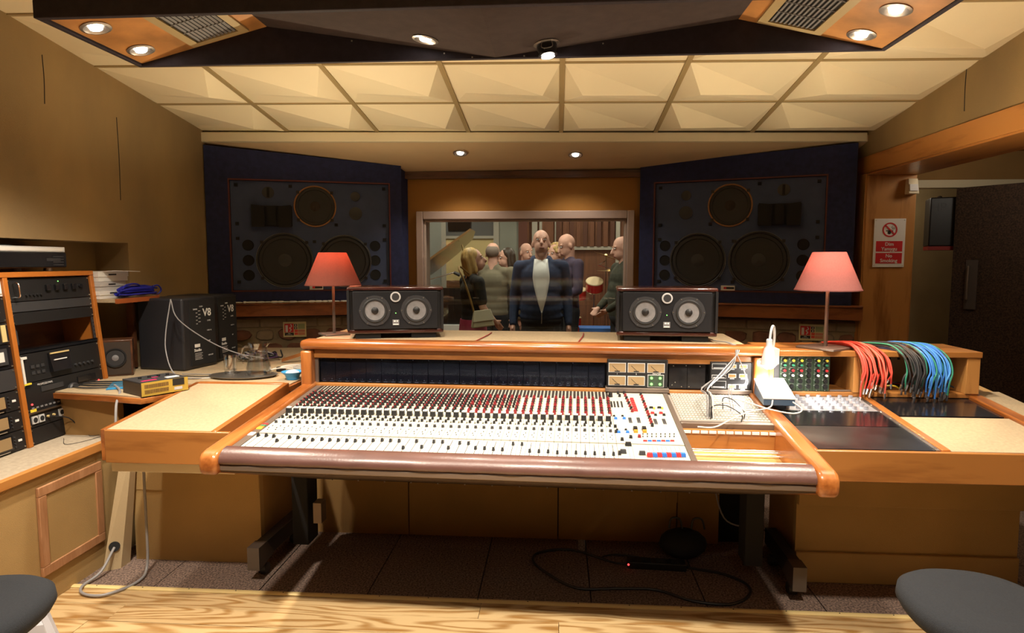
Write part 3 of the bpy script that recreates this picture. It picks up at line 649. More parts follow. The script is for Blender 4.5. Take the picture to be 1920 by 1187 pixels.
for i in range(NS):
    uc = U0+SP*(i+.5)
    st = proto('strip', p_strip); st.parent = con; st.matrix_basis = mS @ MX.Translation((uc, 0, 0))
    sub('fpl', p_fpl, st, 0, 0)
    sub('slot', p_slot, st, -.0095, .745); sub('slot', p_slot, st, .0065, .745)
    for k in range(7):
        s_ = .722-k*.0345; big = k < 5
        sub('kr' if (k % 3 == 0 and i > 22) else 'kn', p_kr if (k % 3 == 0 and i > 22) else p_kn, st, .007, s_)
        sr.cyl((uc+.007, s_, .014), (uc+.007, s_, .020), .0044, .004, 6)
        if k < 5 and i < 30: sd.cyl((uc-.009, s_+.010, 0), (uc-.009, s_+.010, .012), .0058, .005, 6)
        elif k < 6: sw.cyl((uc-.009, s_+.006, 0), (uc-.009, s_+.006, .005), .004, .003, 6)
    o = sub('sel', p_sel, st, -.003, .452); sub('selc', p_selc, st, -.003, .452)
    sub('btn', p_btn, st, .005, .412); sub('btn', p_btn, st, .0, .383)
    sd.bb(uc-.013, uc-.0105, .372, .385, 0, .004)
    sub('pan', p_pan, st, 0, .322, 0)
    sw.bb(uc-.0012, uc+.0012, .3215, .328, .0105, .0125)
    for (a, b2) in ((.004, .283), (-.003, .262), (.0035, .24)): sd.bb(uc+a-.0012, uc+a+.0012, b2-.004, b2+.004, 0, .002)
    sub('fs', p_fs, st, 0, 0)
    f = fvals[i]; sub('fc', p_fc, st, 0, .055+f*.125, -.001)
sd.build('small_dark_controls', 'black', con, kind='stuff'); sw.build('small_white_controls', 'white', con, kind='stuff'); sr.build('small_red_caps', 'knobred', con, kind='stuff')
MB(mS).bb(.099, 1.785, .195, .206, -.011, -.0098).build('seam_strip', 'blackm', con)
# master section
ms = MB(mS).bb(1.532, 1.785, .205, .878, -.010, 0).bb(1.532, 1.785, .036, .198, -.012, -.0015).build('master_panel', 'ivory', con)
MB(mS).hull([(1.786, .036, -.01), (1.806, .036, -.01), (1.806, .88, -.01), (1.786, .88, -.01)], [(1.786, .036, .004), (1.806, .036, .004), (1.806, .88, .004), (1.786, .88, .004)]).build('divider_strip', 'bronze', con)
def mpt(X, Y): return on_panel(1140+X/7.91, 720+Y/7.91)
def mk(name, X, Y, sx, sy, h, m):
    u, s_ = mpt(X, Y); u = min(max(u, 1.536), 1.782)
    MB(mS).hull([(u-sx, s_-sy, 0), (u+sx, s_-sy, 0), (u+sx, s_+sy, 0), (u-sx, s_+sy, 0)], [(u-sx*.85, s_-sy*.8, h), (u+sx*.85, s_-sy*.8, h), (u+sx*.85, s_+sy*.8, h), (u-sx*.85, s_+sy*.8, h)]).build(name, m, ms)
def rk(name, X, Y, r, h, m):
    u, s_ = mpt(X, Y); MB(mS).cyl((u, s_, 0), (u, s_, h), r, r*.85, 9).build(name, m, ms)
rk('knob', 35, 190, .011, .02, 'black')
for X, Y in ((145, 110), (150, 150), (172, 190)): rk('knob', X, Y, .0065, .013, 'black')
for k in range(8): rk('knob', 240+k*17, 150+k*38, .0068, .014, 'knobred' if k % 2 else 'black')
for k in range(14): rk('knob', 472+k*14.2, 130+k*38.5, .0068, .014, 'knobred' if k % 3 != 1 else 'black')
for k in range(7): mk('red_button', 352+k*10, 232+k*28, .009, .008, .008, 'red')
for X in (35, 90, 140, 198): mk('slot', X+6, 300, .004, .045, .002, 'black')
for X, Y in ((115, 540), (240, 540), (160, 745), (290, 745)):
    mk('blue_button', X, Y-20, .007, .008, .008, 'blue'); mk('white_key', X, Y+15, .007, .006, .006, 'white'); mk('key', X-25, Y-60, .005, .004, .006, 'black')
for X, Y in ((330, 540), (455, 540), (705, 560), (835, 560)): mk('meter_strip', X, Y, .007, .032, .004, 'dgrey')
for X, Y in ((405, 680), (535, 680)): mk('key', X, Y, .009, .014, .012, 'black'); mk('orange_key', X+8, Y+38, .008, .008, .010, 'orange')
for X, Y in ((640, 360), (760, 360)): mk('key', X, Y, .009, .005, .008, 'black'); mk('yellow_key', X+45, Y+12, .004, .005, .008, 'yellow')
for X, Y in ((660, 440), (785, 440)): mk('red_button', X, Y, .008, .007, .008, 'red'); mk('key', X+45, Y+28, .006, .006, .008, 'black')
for k in range(7): mk('red_button' if k % 2 == 0 else 'blue_button', 552+k*67, 850, .008, .004, .005, 'red' if k % 2 == 0 else 'blue')
kb = MB(mS)
for k in range(8):
    for r_ in range(2): u, s_ = mpt(518+k*66, 752+r_*36); kb.cyl((u, s_, 0), (u, s_, .006), .0022, .002, 6)
for k in range(4):
    u, s_ = mpt(400+k*0, 760); 
kb.build('toggle_tip', 'black', ms, kind='stuff')
mk('key', 25, 640, .006, .008, .01, 'black'); mk('key', 60, 720, .006, .006, .01, 'black'); mk('key', 465, 790, .006, .008, .01, 'knobred'); mk('key', 338, 800, .006, .008, .01, 'black'); mk('key', 210, 835, .006, .008, .01, 'black')
for X, Y, mm_ in ((108, 1045, 'black'), (225, 1025, 'dgrey'), (300, 915, 'black'), (508, 1050, 'dgrey')): mk('fader_cap', X, Y-6, .012 if X > 200 else .0055, .008, .012, mm_)
for k in range(8): mk('fader_cap', 620+k*70, 1072, .0105, .009, .012, 'red' if k % 2 == 0 else 'blue')
for k in range(8):
    u, s_ = mpt(610+k*66, 985); MB(mS).bb(u-.0008, u+.0008, .05, .188, -.0014, -.0007).build('fader_slot', 'mgrey', ms)
for X in (85, 310, 370): u, s_ = mpt(X, 980); MB(mS).bb(u-.0008, u+.0008, .05, .188, -.0014, -.0007).build('fader_slot', 'mgrey', ms)
# patchbay and the open tray below it
PB0, PB1 = 1.808, 2.185
pbm = mat('patch_frame', (.42, .38, .33), .4, .4)
pf = MB(mS).bb(PB0, PB1+.005, .47, .88, -.035, -.006).build('patchbay', pbm, con)
jp = mat('jack_strip', (.44, .41, .36), .4)
s0 = None
for k in range(13):
    s_ = .492+k*.0292
    if s0 is None: s0 = MB(mS).bb(PB0+.012, PB1-.004, s_, s_+.017, -.006, .001).build('jack_strip', jp, pf)
    else: o = s0.copy(); C.objects.link(o); o.location = (0, cos(SL)*k*.0292, sin(SL)*k*.0292)
jh = MB(mS)
for k in range(13):
    for j in range(26): u = PB0+.02+j*.0137; s_ = .492+k*.0292+.0085; jh.cyl((u, s_, .0008), (u, s_, .0016), .0036, .0036, 6)
jh.build('jack_hole', 'dgrey', pf, kind='stuff')
MB(mS).bb(PB0, 2.205, .445, .47, -.05, .003).build('cross_rail', 'bronze', con, bev=.002)
MB(mS).bb(PB0, PB1, .075, .445, -.112, -.104).build('tray_floor', 'birch', con)
MB(mS).bb(PB0, PB1, .425, .443, -.104, -.02).build('tray_back', 'oakx', con)
MB(mS).bb(PB0-.004, PB0+.002, .12, .445, -.112, -.01).bb(PB1, PB1+.006, .12, .445, -.112, -.01).build('tray_side', 'mgrey', con, kind='stuff')
for k in range(11): MB(mS).bb(PB0+.01+k*.034, PB0+.038+k*.034, .418, .4245, -.032, -.022).build('label_tab', 'white', con)
for s_ in (.30, .335, .355): MB(mS).cyl((PB0+.004, s_, -.075), (PB1-.004, s_, -.075), .0032).build('rod', 'chrome', con)
MB(mS).bb(PB0, PB1, .036, .072, -.015, -.004).build('front_ledge', mat('ledge_white', (.7, .66, .58), .35), con)
MB(mS).hull([(2.186, .036, -.03), (2.212, .036, -.03), (2.212, .88, -.03), (2.186, .88, -.03)], [(2.186, .036, .004), (2.212, .036, .004), (2.212, .88, .004), (2.186, .88, .004)]).build('edge_strip', 'steel', con)
# meter bridge
V0 = .885
def W_(name, u0, u1, v0, v1, z0, z1, m, bev=.003, par=None): return MB().bb(u0, u1, v0, v1, z0, z1).build(name, m, par or con, bev=bev)
W_('bridge_post', 0, .055, V0-.06, 1.05, .70, 1.045, 'teakz', .01); W_('bridge_post', CW-.05, CW+.02, V0-.06, 1.05, .70, 1.045, 'teakz', .01)
W_('bridge_top_rail', -.004, CW+.024, V0-.060, V0+.04, 1.050, 1.098, 'teakx', .018)
W_('bridge_valance', .055, CW-.05, V0-.020, V0+.0, 1.004, 1.047, 'oakx', .004)
W_('bridge_sill', .055, CW-.05, V0-.03, V0+.0, .862, .878, 'oakx', .003)
W_('bridge_back', .055, CW-.05, V0+.05, V0+.075, .7, 1.045, 'black', 0)
W_('shelf_core', .0, CW-.05, V0+.04, 1.50, 1.045, 1.076, 'birch', 0)
W_('shelf_covering', .0, CW-.05, V0+.035, 1.50, 1.076, 1.083, 'hess_top', 0)
W_('edge_strip', .055, .072, V0-.005, V0+.01, .878, 1.010, 'bronze', 0)
uA = .075
x = uA
for k in range(18):
    W_('blank_module', x+.001, x+.0785, V0+.012, V0+.04, .880, 1.008, 'blackg', 0); x += .080
tk = MB(); 
for k in range(19): tk.ell((uA+.003+k*.08, V0+.011, .995), (.003, .002, .003), 6, 4)
for k in range(36): tk.ell((uA+.02+k*.04, V0+.011, .893), (.0022, .002, .0022), 6, 4); tk.bb(uA+.012+k*.04, uA+.03+k*.04, V0+.009, V0+.0105, .882, .8835)
tk.build('module_screws', 'mgrey', con, kind='stuff')
MB().bb(uA, 1.515, V0+.002, V0+.005, .880, 1.008).build('tinted_cover', glassmat('faint_cover', (.8, .85, .95), 1.16), con)
vp = W_('meter_panel', 1.522, 1.808, V0-.035, V0+.02, .888, 1.025, 'black', .004)
W_('meter_shelf', 1.515, 1.815, V0-.045, V0+.02, .868, .888, 'bronze', .002)
for i, (u, z) in enumerate(((1.570, .985), (1.660, .985), (1.752, .985), (1.570, .922), (1.660, .922))):
    f = MB().bb(u-.041, u+.041, V0-.038, V0-.0345, z-.023, z+.023).build('meter', 'lgrey', con)
    MB().bb(u-.038, u+.038, V0-.0395, V0-.037, z-.020, z+.020).build('meter_face', 'vu', f)
    MB().cyl((u+.005, V0-.040, z-.017), (u-.024, V0-.040, z+.010), .0008, seg=5).build('needle', 'black', f)
    MB().bb(u-.012, u+.012, V0-.0405, V0-.0395, z-.020, z-.015).build('needle_hub', 'black', f)
g4 = MB().bb(1.714, 1.790, V0-.0375, V0-.034, .893, .953).build('button_panel', 'lgrey', con)
MB().bb(1.7165, 1.7875, V0-.0385, V0-.037, .8955, .9505).build('button_panel_face', 'eqgreen', con)
for u in (1.732, 1.772):
    for z in (.937, .908): disc('indicator_button', .0065, .005, 'led', con, (u, V0-.038, z), seg=12)
text('MASTER', .011, (1.756, V0-.036, .957), (pi/2, 0, 0), 'white', con)
for u, s in ((1.570, '1'), (1.660, '2')): text(s, .010, (u, V0-.036, .954), (pi/2, 0, 0), 'white', con)
W_('blank_module', 1.820, 1.905, V0+.01, V0+.04, .880, 1.008, 'blackg', 0); W_('blank_module', 1.907, 1.990, V0+.01, V0+.04, .880, 1.008, 'blackg', 0)
for u, z in ((1.84, .99), (1.90, .992), (1.965, .99), (1.835, .897), (1.88, .89), (1.915, .89), (1.975, .888), (1.85, .91)): disc('screw_head', .003, .003, 'screw', con, (u, V0+.01, z), seg=8)
W_('routing_panel', 2.005, 2.195, V0-.035, V0+.02, .888, 1.020, 'black', .004)
W_('meter_shelf', 1.995, CW-.052, V0-.045, V0+.02, .868, .888, 'bronze', .002)
W_('edge_strip', 2.197, 2.228, V0-.03, V0+.02, .888, 1.02, 'bronze', .0)
for z in (1.00, .955, .905):
    for k, u in enumerate((2.105, 2.155)):
        f = MB().bb(u-.018, u+.018, V0-.038, V0-.0345, z-.009, z+.009).build('display_frame', 'lgrey', con); MB().bb(u-.015, u+.015, V0-.039, V0-.037, z-.0065, z+.0065).build('display', mat('amber%d' % (k+int(z*1000)), (.30, .16, .05) if z > .91 else (.6, .3, .08), .5), f)
        MB().bb(u-.010, u+.010, V0-.0365, V0-.0348, z-.016, z-.0125).build('legend', 'lgrey', con)
for z0, z1 in ((.985, 1.012), (.940, .958), (.895, .930)):
    f = MB().bb(2.012, 2.078, V0-.0365, V0-.0348, z0, z1).build('button_bank', 'lgrey', con); MB().bb(2.014, 2.076, V0-.0375, V0-.036, z0+.002, z1-.002).build('button_bank_face', 'black', f)
    MB().bb(2.018, 2.070, V0-.0385, V0-.037, z0+.004, z0+.008).build('legend', 'lgrey', f)
# stand
for s_ in (0, 1):
    u = -.105 if s_ == 0 else CW+.10; w_ = .027; f0 = .50 if s_ == 0 else .565
    pu = .035 if s_ == 0 else CW-.06
    MB().bb(pu-.04, pu+.04, .70, .82, .1, .5).build('stand_post', 'blackm', con, bev=.004)
    ft = MB().bb(u-w_, u+w_, f0+.03, 1.0, .085, .165).build('stand_foot', 'black', con, bev=.003)
    MB().hull([(u-w_-.002, f0, .06), (u+w_+.002, f0, .06), (u+w_+.002, f0+.15, .085), (u-w_-.002, f0+.15, .085)], [(u-w_-.002, f0, .168), (u+w_+.002, f0, .168), (u+w_+.002, f0+.08, .168), (u-w_-.002, f0+.08, .168)]).build('foot_cap', 'capm', ft)
    MB().cyl((u, f0+.1, .03), (u, f0+.1, .09), .010).build('caster_stem', 'brass', ft); MB().cyl((u-.018, f0+.1, .026), (u+.018, f0+.1, .026), .026, seg=16).build('caster_wheel', 'dgrey', ft)
    MB().cyl((u-.02, .94, .026), (u+.02, .94, .026), .026, seg=16).build('caster_wheel', 'dgrey', ft)
    MB().hull([(pu-.03, .30, .45), (pu+.03, .30, .45), (pu+.03, .82, .12), (pu-.03, .82, .12)], [(pu-.03, .36, .50), (pu+.03, .36, .50), (pu+.03, .82, .20), (pu-.03, .82, .20)]) if False else None
pass
MB().bb(.12, .16, .66, .72, .23, .33).build('stand_bracket', 'bronze', con)
# boarded plinth under the rear of the console
pl = T('boarded_plinth', 'dark recessed row of fabric boards standing under the rear of the console', 'panel', (-.2, 3.34, 0))
for i, (x0, x1) in enumerate(((-1.52, -.80), (-.80, .012), (.012, .64), (.64, .86))):
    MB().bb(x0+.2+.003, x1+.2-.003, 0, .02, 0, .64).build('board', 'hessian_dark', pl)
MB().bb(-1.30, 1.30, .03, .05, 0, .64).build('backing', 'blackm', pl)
MB().bb(.78, .84, -.006, 0, .22, .30).build('socket_plate', 'hessian_dark', pl)
# ------------------------------------------------------------ left side furniture
def lowcounter():
    t = T('wall_counter', 'low fabric-fronted counter along the left wall, with a framed access panel', 'counter', (-2.5, 2.4, 0))
    m = MX.Translation((2.5, -2.4, 0))
    MB(m).bb(-2.79, -2.225, 1.3, 3.36, .585, .600).build('core', 'birch', t)
    MB(m).bb(-2.79, -2.222, 1.3, 3.36, .600, .612).build('covering', mat('counter_felt', (.40, .33, .24), .9, var=.15, vs=60), t)
    MB(m).bb(-2.222, -2.195, 1.3, 3.36, .575, .617).build('edge_trim', 'oaky', t, bev=.004)
    MB(m).bb(-2.26, -2.215, 1.3, 3.36, 0, .585).build('front_panel', 'hessian', t)
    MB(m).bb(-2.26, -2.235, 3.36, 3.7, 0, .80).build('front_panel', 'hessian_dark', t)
    y0, y1, z0, z1 = 2.505, 2.885, .13, .525; w_ = .042
    f = MB(m).bb(-2.215, -2.206, y0+w_, y1-w_, z0+w_, z1-w_).build('access_panel', 'hessian', t)
    for a in ((y0, y1, z0, z0+w_), (y0, y1, z1-w_, z1), (y0, y0+w_, z0+w_, z1-w_), (y1-w_, y1, z0+w_, z1-w_)):
        MB(m).bb(-2.215, -2.200, *a).build('moulding', 'pinkwood', f, bev=.003)
    return t
lowcounter()
def polydesk():
    t = T('corner_desk', 'cork-topped corner desk behind the sloping side table, holding the tray and black speakers', 'desk', (-1.9, 3.7, 0))
    m = MX.Translation((1.9, -3.7, 0))
    P = [(-2.575, 2.99), (-2.18, 2.93), (-1.985, 2.885), (-1.90, 3.02), (-2.02, 3.225), (-1.40, 3.235), (-1.40, 4.72), (-2.575, 4.62)]
    MB(m).hull([(x, y, .806) for x, y in P], [(x, y, .834) for x, y in P]).build('core', 'teakx', t, bev=.002)
    cx_, cy_ = -2.0, 3.7
    Q = [(x+(.014 if x < cx_ else -.014)*(1 if abs(x+2.575) > .01 else 0), y+.014 if y < 3.3 else y) for x, y in P]
    MB(m).hull([(x, y, .834) for x, y in Q], [(x, y, .840) for x, y in Q]).build('covering', 'hess_top', t)
    MB(m).bb(-2.55, -2.20, 3.02, 3.06, 0, .806).build('front_panel', 'hessian_dark', t)
    MB(m).bb(-1.44, -1.40, 3.36, 4.6, 0, .806).build('end_panel', 'hessian_dark', t)
polydesk()
MB  # sloping side table
t = T('side_table', 'sloping cork-topped side table with an oak front, left of the mixing console', 'table', (-1.66, 2.5, 0)); m = MX.Translation((1.66, -2.5, 0))
def slab(y0, y1, x0, x1, zf, d0, d1): return [(x0, y0, zf(y0)+d0), (x1, y0, zf(y0)+d0), (x1, y1, zf(y1)+d0), (x0, y1, zf(y1)+d0)], [(x0, y0, zf(y0)+d1), (x1, y0, zf(y0)+d1), (x1, y1, zf(y1)+d1), (x0, y1, zf(y1)+d1)]
ZL = lambda y: .785+.09*(y-2.5)
MB(m).hull(*slab(2.515, 3.22, -1.885, -1.425, ZL, -.03, 0)).build('covering', 'hess_top', t)
MB(m).hull(*slab(2.50, 3.225, -1.905, -1.885, ZL, -.13, .004)).build('edge_trim', 'teaky', t, bev=.003)
MB(m).hull(*slab(2.50, 3.225, -1.425, -1.400, ZL, -.06, .006)).build('edge_trim', 'teaky', t, bev=.003)
MB(m).hull(*slab(3.205, 3.228, -1.885, -1.425, ZL, -.03, .006)).build('edge_trim', 'teakx', t, bev=.002)
MB(m).bb(-1.885, -1.345, 2.495, 2.515, .648, .787).build('front_board', 'oakx', t, bev=.003)
MB(m).bb(-1.885, -1.345, 2.53, 3.2, .600, .648).build('under_board', 'cream', t)
MB(m).bb(-2.10, -1.45, 2.96, 3.0, 0, .60).build('base_panel', 'hessian', t)
MB(m).bb(-1.50, -1.45, 3.0, 3.33, 0, .60).build('end_panel', 'hessian_dark', t)
MB(m).bb(-2.10, -1.452, 2.956, 2.96, .36, .60).build('upper_band', 'hessian', t)
t = T('cable_duct', 'narrow leaning fabric-covered duct with a round cable hole beside the counter', 'duct', (-2.12, 2.88, 0)); m = MX.Translation((2.12, -2.88, 0))
d_ = MB(m).hull([(-2.175, 2.82, .0), (-2.112, 2.86, .0), (-2.112, 2.93, .0), (-2.175, 2.93, .0)], [(-2.098, 2.895, .60), (-2.052, 2.905, .60), (-2.052, 2.94, .60), (-2.098, 2.94, .60)]).build('duct_box', mat('duct_weave', (.46, .35, .20), .9, bump=.5, bs=300), t)
o = MB().lathe([(.024, .012), (.024, -.004), (.0, -.004)], ax='Y', seg=18, caps=False).build('cable_hole', 'blackm', t); o.location = (-.009, -.034, .115); o.rotation_euler = (-.10, 0, .50)

# ------------------------------------------------------------ leaning equipment racks
LN = atan2(.08, .815)
mR0 = MX(((0, -cos(LN), -sin(LN), -2.485), (1, 0, 0, 2.795), (0, -sin(LN), cos(LN), .612), (0, 0, 0, 1)))   # x along the wall, y into it, z up
def rackthing(name, label, cat, x, z, group=None):
    t = T(name, label, cat, (0, 0, 0), (0, 0, 0), group); t.matrix_basis = mR0 @ MX.Translation((x, 0, z)); return t
rk_ = rackthing('equipment_rack', 'leaning rack frame of orange wooden posts on the counter at the left wall', 'rack', 0, 0)
for x in (0, .555, -.56): MB().bb(x-.013, x+.013, -.012, .20, 0, .805).build('post', 'orangewood', rk_, bev=.002)
MB().bb(-.60, .568, -.014, .20, .805, .830).build('top_board', 'orangewood', rk_, bev=.002)
MB().bb(-.60, .568, .19, .21, 0, .805).build('back_board', 'walnut', rk_)
for x in (.0225, .535): 
    rl = MB().bb(x-.009, x+.009, .004, .008, .02, .80).build('rack_rail', 'dgrey', rk_)
    hb = MB()
    for k in range(36): hb.bb(x-.003, x+.003, .0025, .0045, .03+k*.0214, .036+k*.0214)
    hb.build('rail_hole', 'blackm', rl, kind='stuff')
X0, X1 = .016, .541
def unit(name, label, cat, z0, z1, m='black', x0=X0, x1=X1, d=.16, proud=.0, grp='rack units in the orange rack'):
    t = rackthing(name, label, cat, x0, z0, grp)
    MB().bb(0, x1-x0, -proud, .006, .001, z1-z0-.001).build('front_plate', m, t)
    MB().bb(.02, x1-x0-.02, .006, d, .002, z1-z0-.002).build('chassis', 'blackm', t)
    for x in (.008, x1-x0-.008):
        for z in (.010, z1-z0-.010): disc('rack_screw', .004, .003, 'screw', t, (x, -proud, z), seg=8)
    return t
def pt(t, name, x0, x1, z0, z1, m, pr=.004, bev=0, y0=0): return MB().bb(x0, x1, -pr, y0, z0, z1).build(name, m, t, bev=bev)
t = unit('preamplifier', 'top black rack unit with square knobs and a chrome carrying handle', 'rack unit', .690, .800)
MB().tube([(.03, 0, .02), (.03, -.03, .02), (.065, -.03, .02)][:2]+[(.03, -.035, .05), (.03, -.03, .085), (.03, 0, .085)], .003, 6).build('handle', 'chrome', t)
for k in range(4): pt(t, 'square_knob', .22+k*.057, .247+k*.057, .045, .075, 'blackg', .014, .002)
for k in range(5): disc('knob', .006, .008, 'black', t, (.10+k*.022, 0, .028), seg=10)
disc('power_light', .003, .002, 'led', t, (.31, 0, .09), seg=8); disc('knob', .012, .012, 'blackg', t, (.455, 0, .06), seg=14)
t = unit('blank_panel', 'plain black rack panel directly below the preamplifier with the chrome handle', 'rack unit', .640, .688, 'dgrey')
t = unit('blank_panel', 'taller plain black rack panel above the open rack bay', 'rack unit', .580, .638, 'black')
t = rackthing('rack_shelf', 'dark sagging shelf plate under the open bay of the rack', 'shelf', X0, .455, 'rack units in the orange rack')
MB().bb(0, X1-X0, -.004, .17, .0, .006).bb(0, X1-X0, -.004, .0, -.012, .006).build('shelf_plate', 'blackg', t)
MB().bb(.01, .04, .02, .06, .03, .10).build('side_bracket', 'dgrey', t)
t = unit('cassette_deck', 'black cassette deck with an open-looking glass door and white end bracket', 'cassette deck', .300, .440, 'black')
MB().hull([(.17, -.022, .03), (.30, -.022, .03), (.30, 0, .03), (.17, 0, .03)], [(.17, -.010, .125), (.30, -.010, .125), (.30, 0, .125), (.17, 0, .125)]).build('cassette_door', 'blackg', t)
MB().bb(.175, .295, -.016, -.009, .118, .125).build('door_trim', 'brass', t); MB().bb(.19, .27, -.020, -.015, .085, .090).build('door_print', 'white', t)
for k in range(6): pt(t, 'deck_button', .06+(k % 3)*.03, .08+(k % 3)*.03, .035+(k//3)*.03, .05+(k//3)*.03, 'dgrey')
MB().bb(.0, .012, -.012, 0, .0, .12).bb(.0, .035, -.012, 0, .115, .127).build('end_bracket', 'paper', t)
MB().bb(-.001, .04, -.012, -.0, -.008, .0).build('tape_mark', 'yellow', t)
for k in range(5): disc('knob', .007, .009, 'dgrey', t, (.34+k*.03, 0, .04), seg=10)
t = unit('effects_unit', 'black effects unit with a large round data wheel and rows of buttons', 'effects unit', .160, .298, 'black')
disc('data_wheel', .034, .018, 'dgrey', t, (.30, 0, .058), seg=26)
pt(t, 'display', .10, .24, .085, .110, 'dgrey'); pt(t, 'display', .34, .47, .085, .115, 'blackg')
for r_ in range(3):
    for k in range(5): pt(t, 'button', .36+k*.027, .374+k*.027, .02+r_*.02, .030+r_*.02, 'mgrey', .003)
for k in range(9): pt(t, 'button', .03+k*.026, .044+k*.026, .012, .020, 'mgrey', .003)
for x, z in ((.035, .035), (.49, .045), (.49, .07)): disc('indicator', .005, .004, 'redled', t, (x, 0, z), seg=8)
MB().bb(.02, .055, -.002, 0, -.006, .012).build('label_sticker', 'yellow', t)
text('PROFESSIONAL', .014, (.13, -.002, .122), (pi/2, 0, 0), 'lgrey', t)
t = unit('connector_panel', 'rack connector panel with a silver top edge and plugged-in audio cables', 'connector panel', .085, .158, 'black')
MB().bb(0, X1-X0, -.008, 0, .066, .074).build('top_edge', 'steel', t)
for x in (.035, .075, .20, .24, .375):
    s_ = MB().box((x, -.003, .035), (.032, .006, .036)).build('socket', 'lgrey', t); MB().lathe([(.012, -.0065), (.012, -.008), (0, -.008)], (x, 0, .035), 'Y', 14, caps=False).build('socket_hole', 'blackm', s_)
for x in (.115, .15, .28, .315, .43, .46): disc('jack', .006, .010, 'brass', t, (x, 0, .035), seg=8)
t = unit('blank_panel', 'deep plain black panel at the very bottom of the rack', 'rack unit', .004, .083, 'black')
for pts in ([(.13, -.01, .12), (.20, -.05, .09), (.26, -.06, .02), (.34, -.05, .035), (.33, -.02, .10), (.30, -.01, .12)], [(.30, -.01, .125), (.36, -.05, .10), (.42, -.04, .03), (.50, -.03, .02)], [(.445, -.01, .125), (.50, -.04, .12), (.46, -.05, .07), (.36, -.045, .03)]):
    c = rackthing('audio_cable', 'thin black audio cable drooping from the rack connector panel', 'cable', 0, 0, 'cables on the connector panel')
    MB().tube(pts, .0028, 6).build('cord', 'cabblack', c); MB().cyl(pts[-1], V(pts[-1])+V((.022, -.004, -.006)), .004, seg=8).build('plug', 'chrome', c)
# left column, mostly out of frame
LX0, LX1 = -.545, -.015
t = unit('white_module', 'white-faced module at the top of the left rack column', 'rack unit', .72, .800, 'white', LX0, LX1, grp='units in the left rack column')
for x in (.05, .49): MB().box((x, -.004, .04), (.02, .01, .02)).build('knob', 'black', t, bev=.003)
t = unit('black_module', 'black module with a bright lever knob, second from top in the left rack column', 'rack unit', .60, .718, 'black', LX0, LX1, grp='units in the left rack column')
disc('knob', .01, .014, 'chrome', t, (.46, 0, .07)); MB().bb(.40, .50, -.003, 0, .045, .05).build('scale', 'white', t)
t = unit('blank_panel', 'black module with brass corner bracket in the left rack column', 'rack unit', .50, .598, 'black', LX0, LX1, grp='units in the left rack column')
MB().bb(.49, .515, -.004, 0, .01, .088).build('bracket', 'brass', t)
t = unit('meter_module', 'module with a small pale meter, above the plain grey panel in the left column', 'rack unit', .385, .498, 'blackg', LX0, LX1, grp='units in the left rack column')
MB().bb(.36, .50, -.006, 0, .02, .095).build('meter_frame', 'dgrey', t); MB().bb(.38, .48, -.008, -.006, .035, .08).build('meter_face', 'paper', t)
t = unit('blank_panel', 'plain grey panel in the left column above the three compressors', 'rack unit', .285, .383, 'dgrey', LX0, LX1, grp='units in the left rack column')
for k, wd in enumerate(('topmost', 'middle', 'lowest')):
    t = unit('compressor', wd+' of the three black compressors with cream needle meters in the left rack column', 'compressor', .19-k*.093, .281-k*.093, 'black', LX0, LX1, grp='units in the left rack column')
    f = MB().bb(.34, .45, -.012, 0, .015, .080).build('meter_frame', 'blackg', t); MB().bb(.35, .44, -.014, -.012, .022, .074).build('meter_face', 'vu', f)
    for z in (.02, .035, .05, .065): disc('button', .004, .006, 'dgrey', t, (.47, 0, z), seg=8)
    MB().bb(.49, .51, -.002, 0, .04, .05).build('label', 'white', t); MB().bb(.36, .44, -.002, 0, .004, .008).build('legend', 'white', t)
# player and lid on top
t = T('stereo_player', 'black stereo player resting on silver feet on top of the equipment rack', 'stereo', (-2.70, 2.94, 1.441))
MB().bb(-.13, .12, -.40, .27, .016, .095).build('body', 'black', t, bev=.004); MB().bb(.12, .128, -.39, .26, .022, .090).build('front_panel', 'blackg', t)
MB().bb(.128, .130, .13, .22, .05, .065).build('display', 'dgrey', t)
for k in range(4): MB().bb(.128, .131, .17, .24, .028+k*.014, .034+k*.014).build('button', 'dgrey', t)
for y in (-.3, .18): MB().cyl((.09, y, 0), (.09, y, .016), .020, .018, 16).build('foot', 'steel', t)
MB().cyl((-.08, .18, 0), (-.08, .18, .016), .020, .018, 16).build('foot', 'steel', t)
t = T('silver_player', 'thin silver device lying on top of the black stereo player', 'stereo', (-2.70, 2.98, 1.536)); MB().bb(-.12, .12, -.40, .225, 0, .028).build('body', 'lgrey', t, bev=.003); MB().bb(.12, .122, -.2, .21, .006, .022).build('front_strip', 'paper', t)
MB().bb(-.05, .10, -.45, -.08, .028, .033).build('lid', 'dgrey', t)
# wall shelf with boxes and cable coil
t = T('wall_shelf', 'small wall shelf with a reddish wooden edge between rack and black speakers', 'shelf', (-2.56, 3.6, 1.27)); 
MB().hull([(-.21, -.235, -.008), (.125, -.235, -.008), (.125, .13, -.008), (.04, .262, -.008), (-.017, .262, -.008), (-.017, .10, -.008), (-.21, .10, -.008)], [(-.21, -.235, .010), (.125, -.235, .010), (.125, .13, .010), (.04, .262, .010), (-.017, .262, .010), (-.017, .10, .010), (-.21, .10, .010)]).build('board', 'hess_top', t)
MB().hull([(.125, -.235, -.014), (.140, -.235, -.014), (.140, .14, -.014), (.125, .13, -.014)], [(.125, -.235, .012), (.140, -.235, .012), (.140, .14, .012), (.125, .13, .012)]).hull([(.125, .13, -.014), (.140, .14, -.014), (.05, .272, -.014), (.04, .262, -.014)], [(.125, .13, .012), (.140, .14, .012), (.05, .272, .012), (.04, .262, .012)]).build('edge_strip', mat('red_wood', (.34, .085, .02), .45), t)
MB().bb(-.02, .02, .06, .085, -.42, -.008).build('support_post', 'walnut', t)
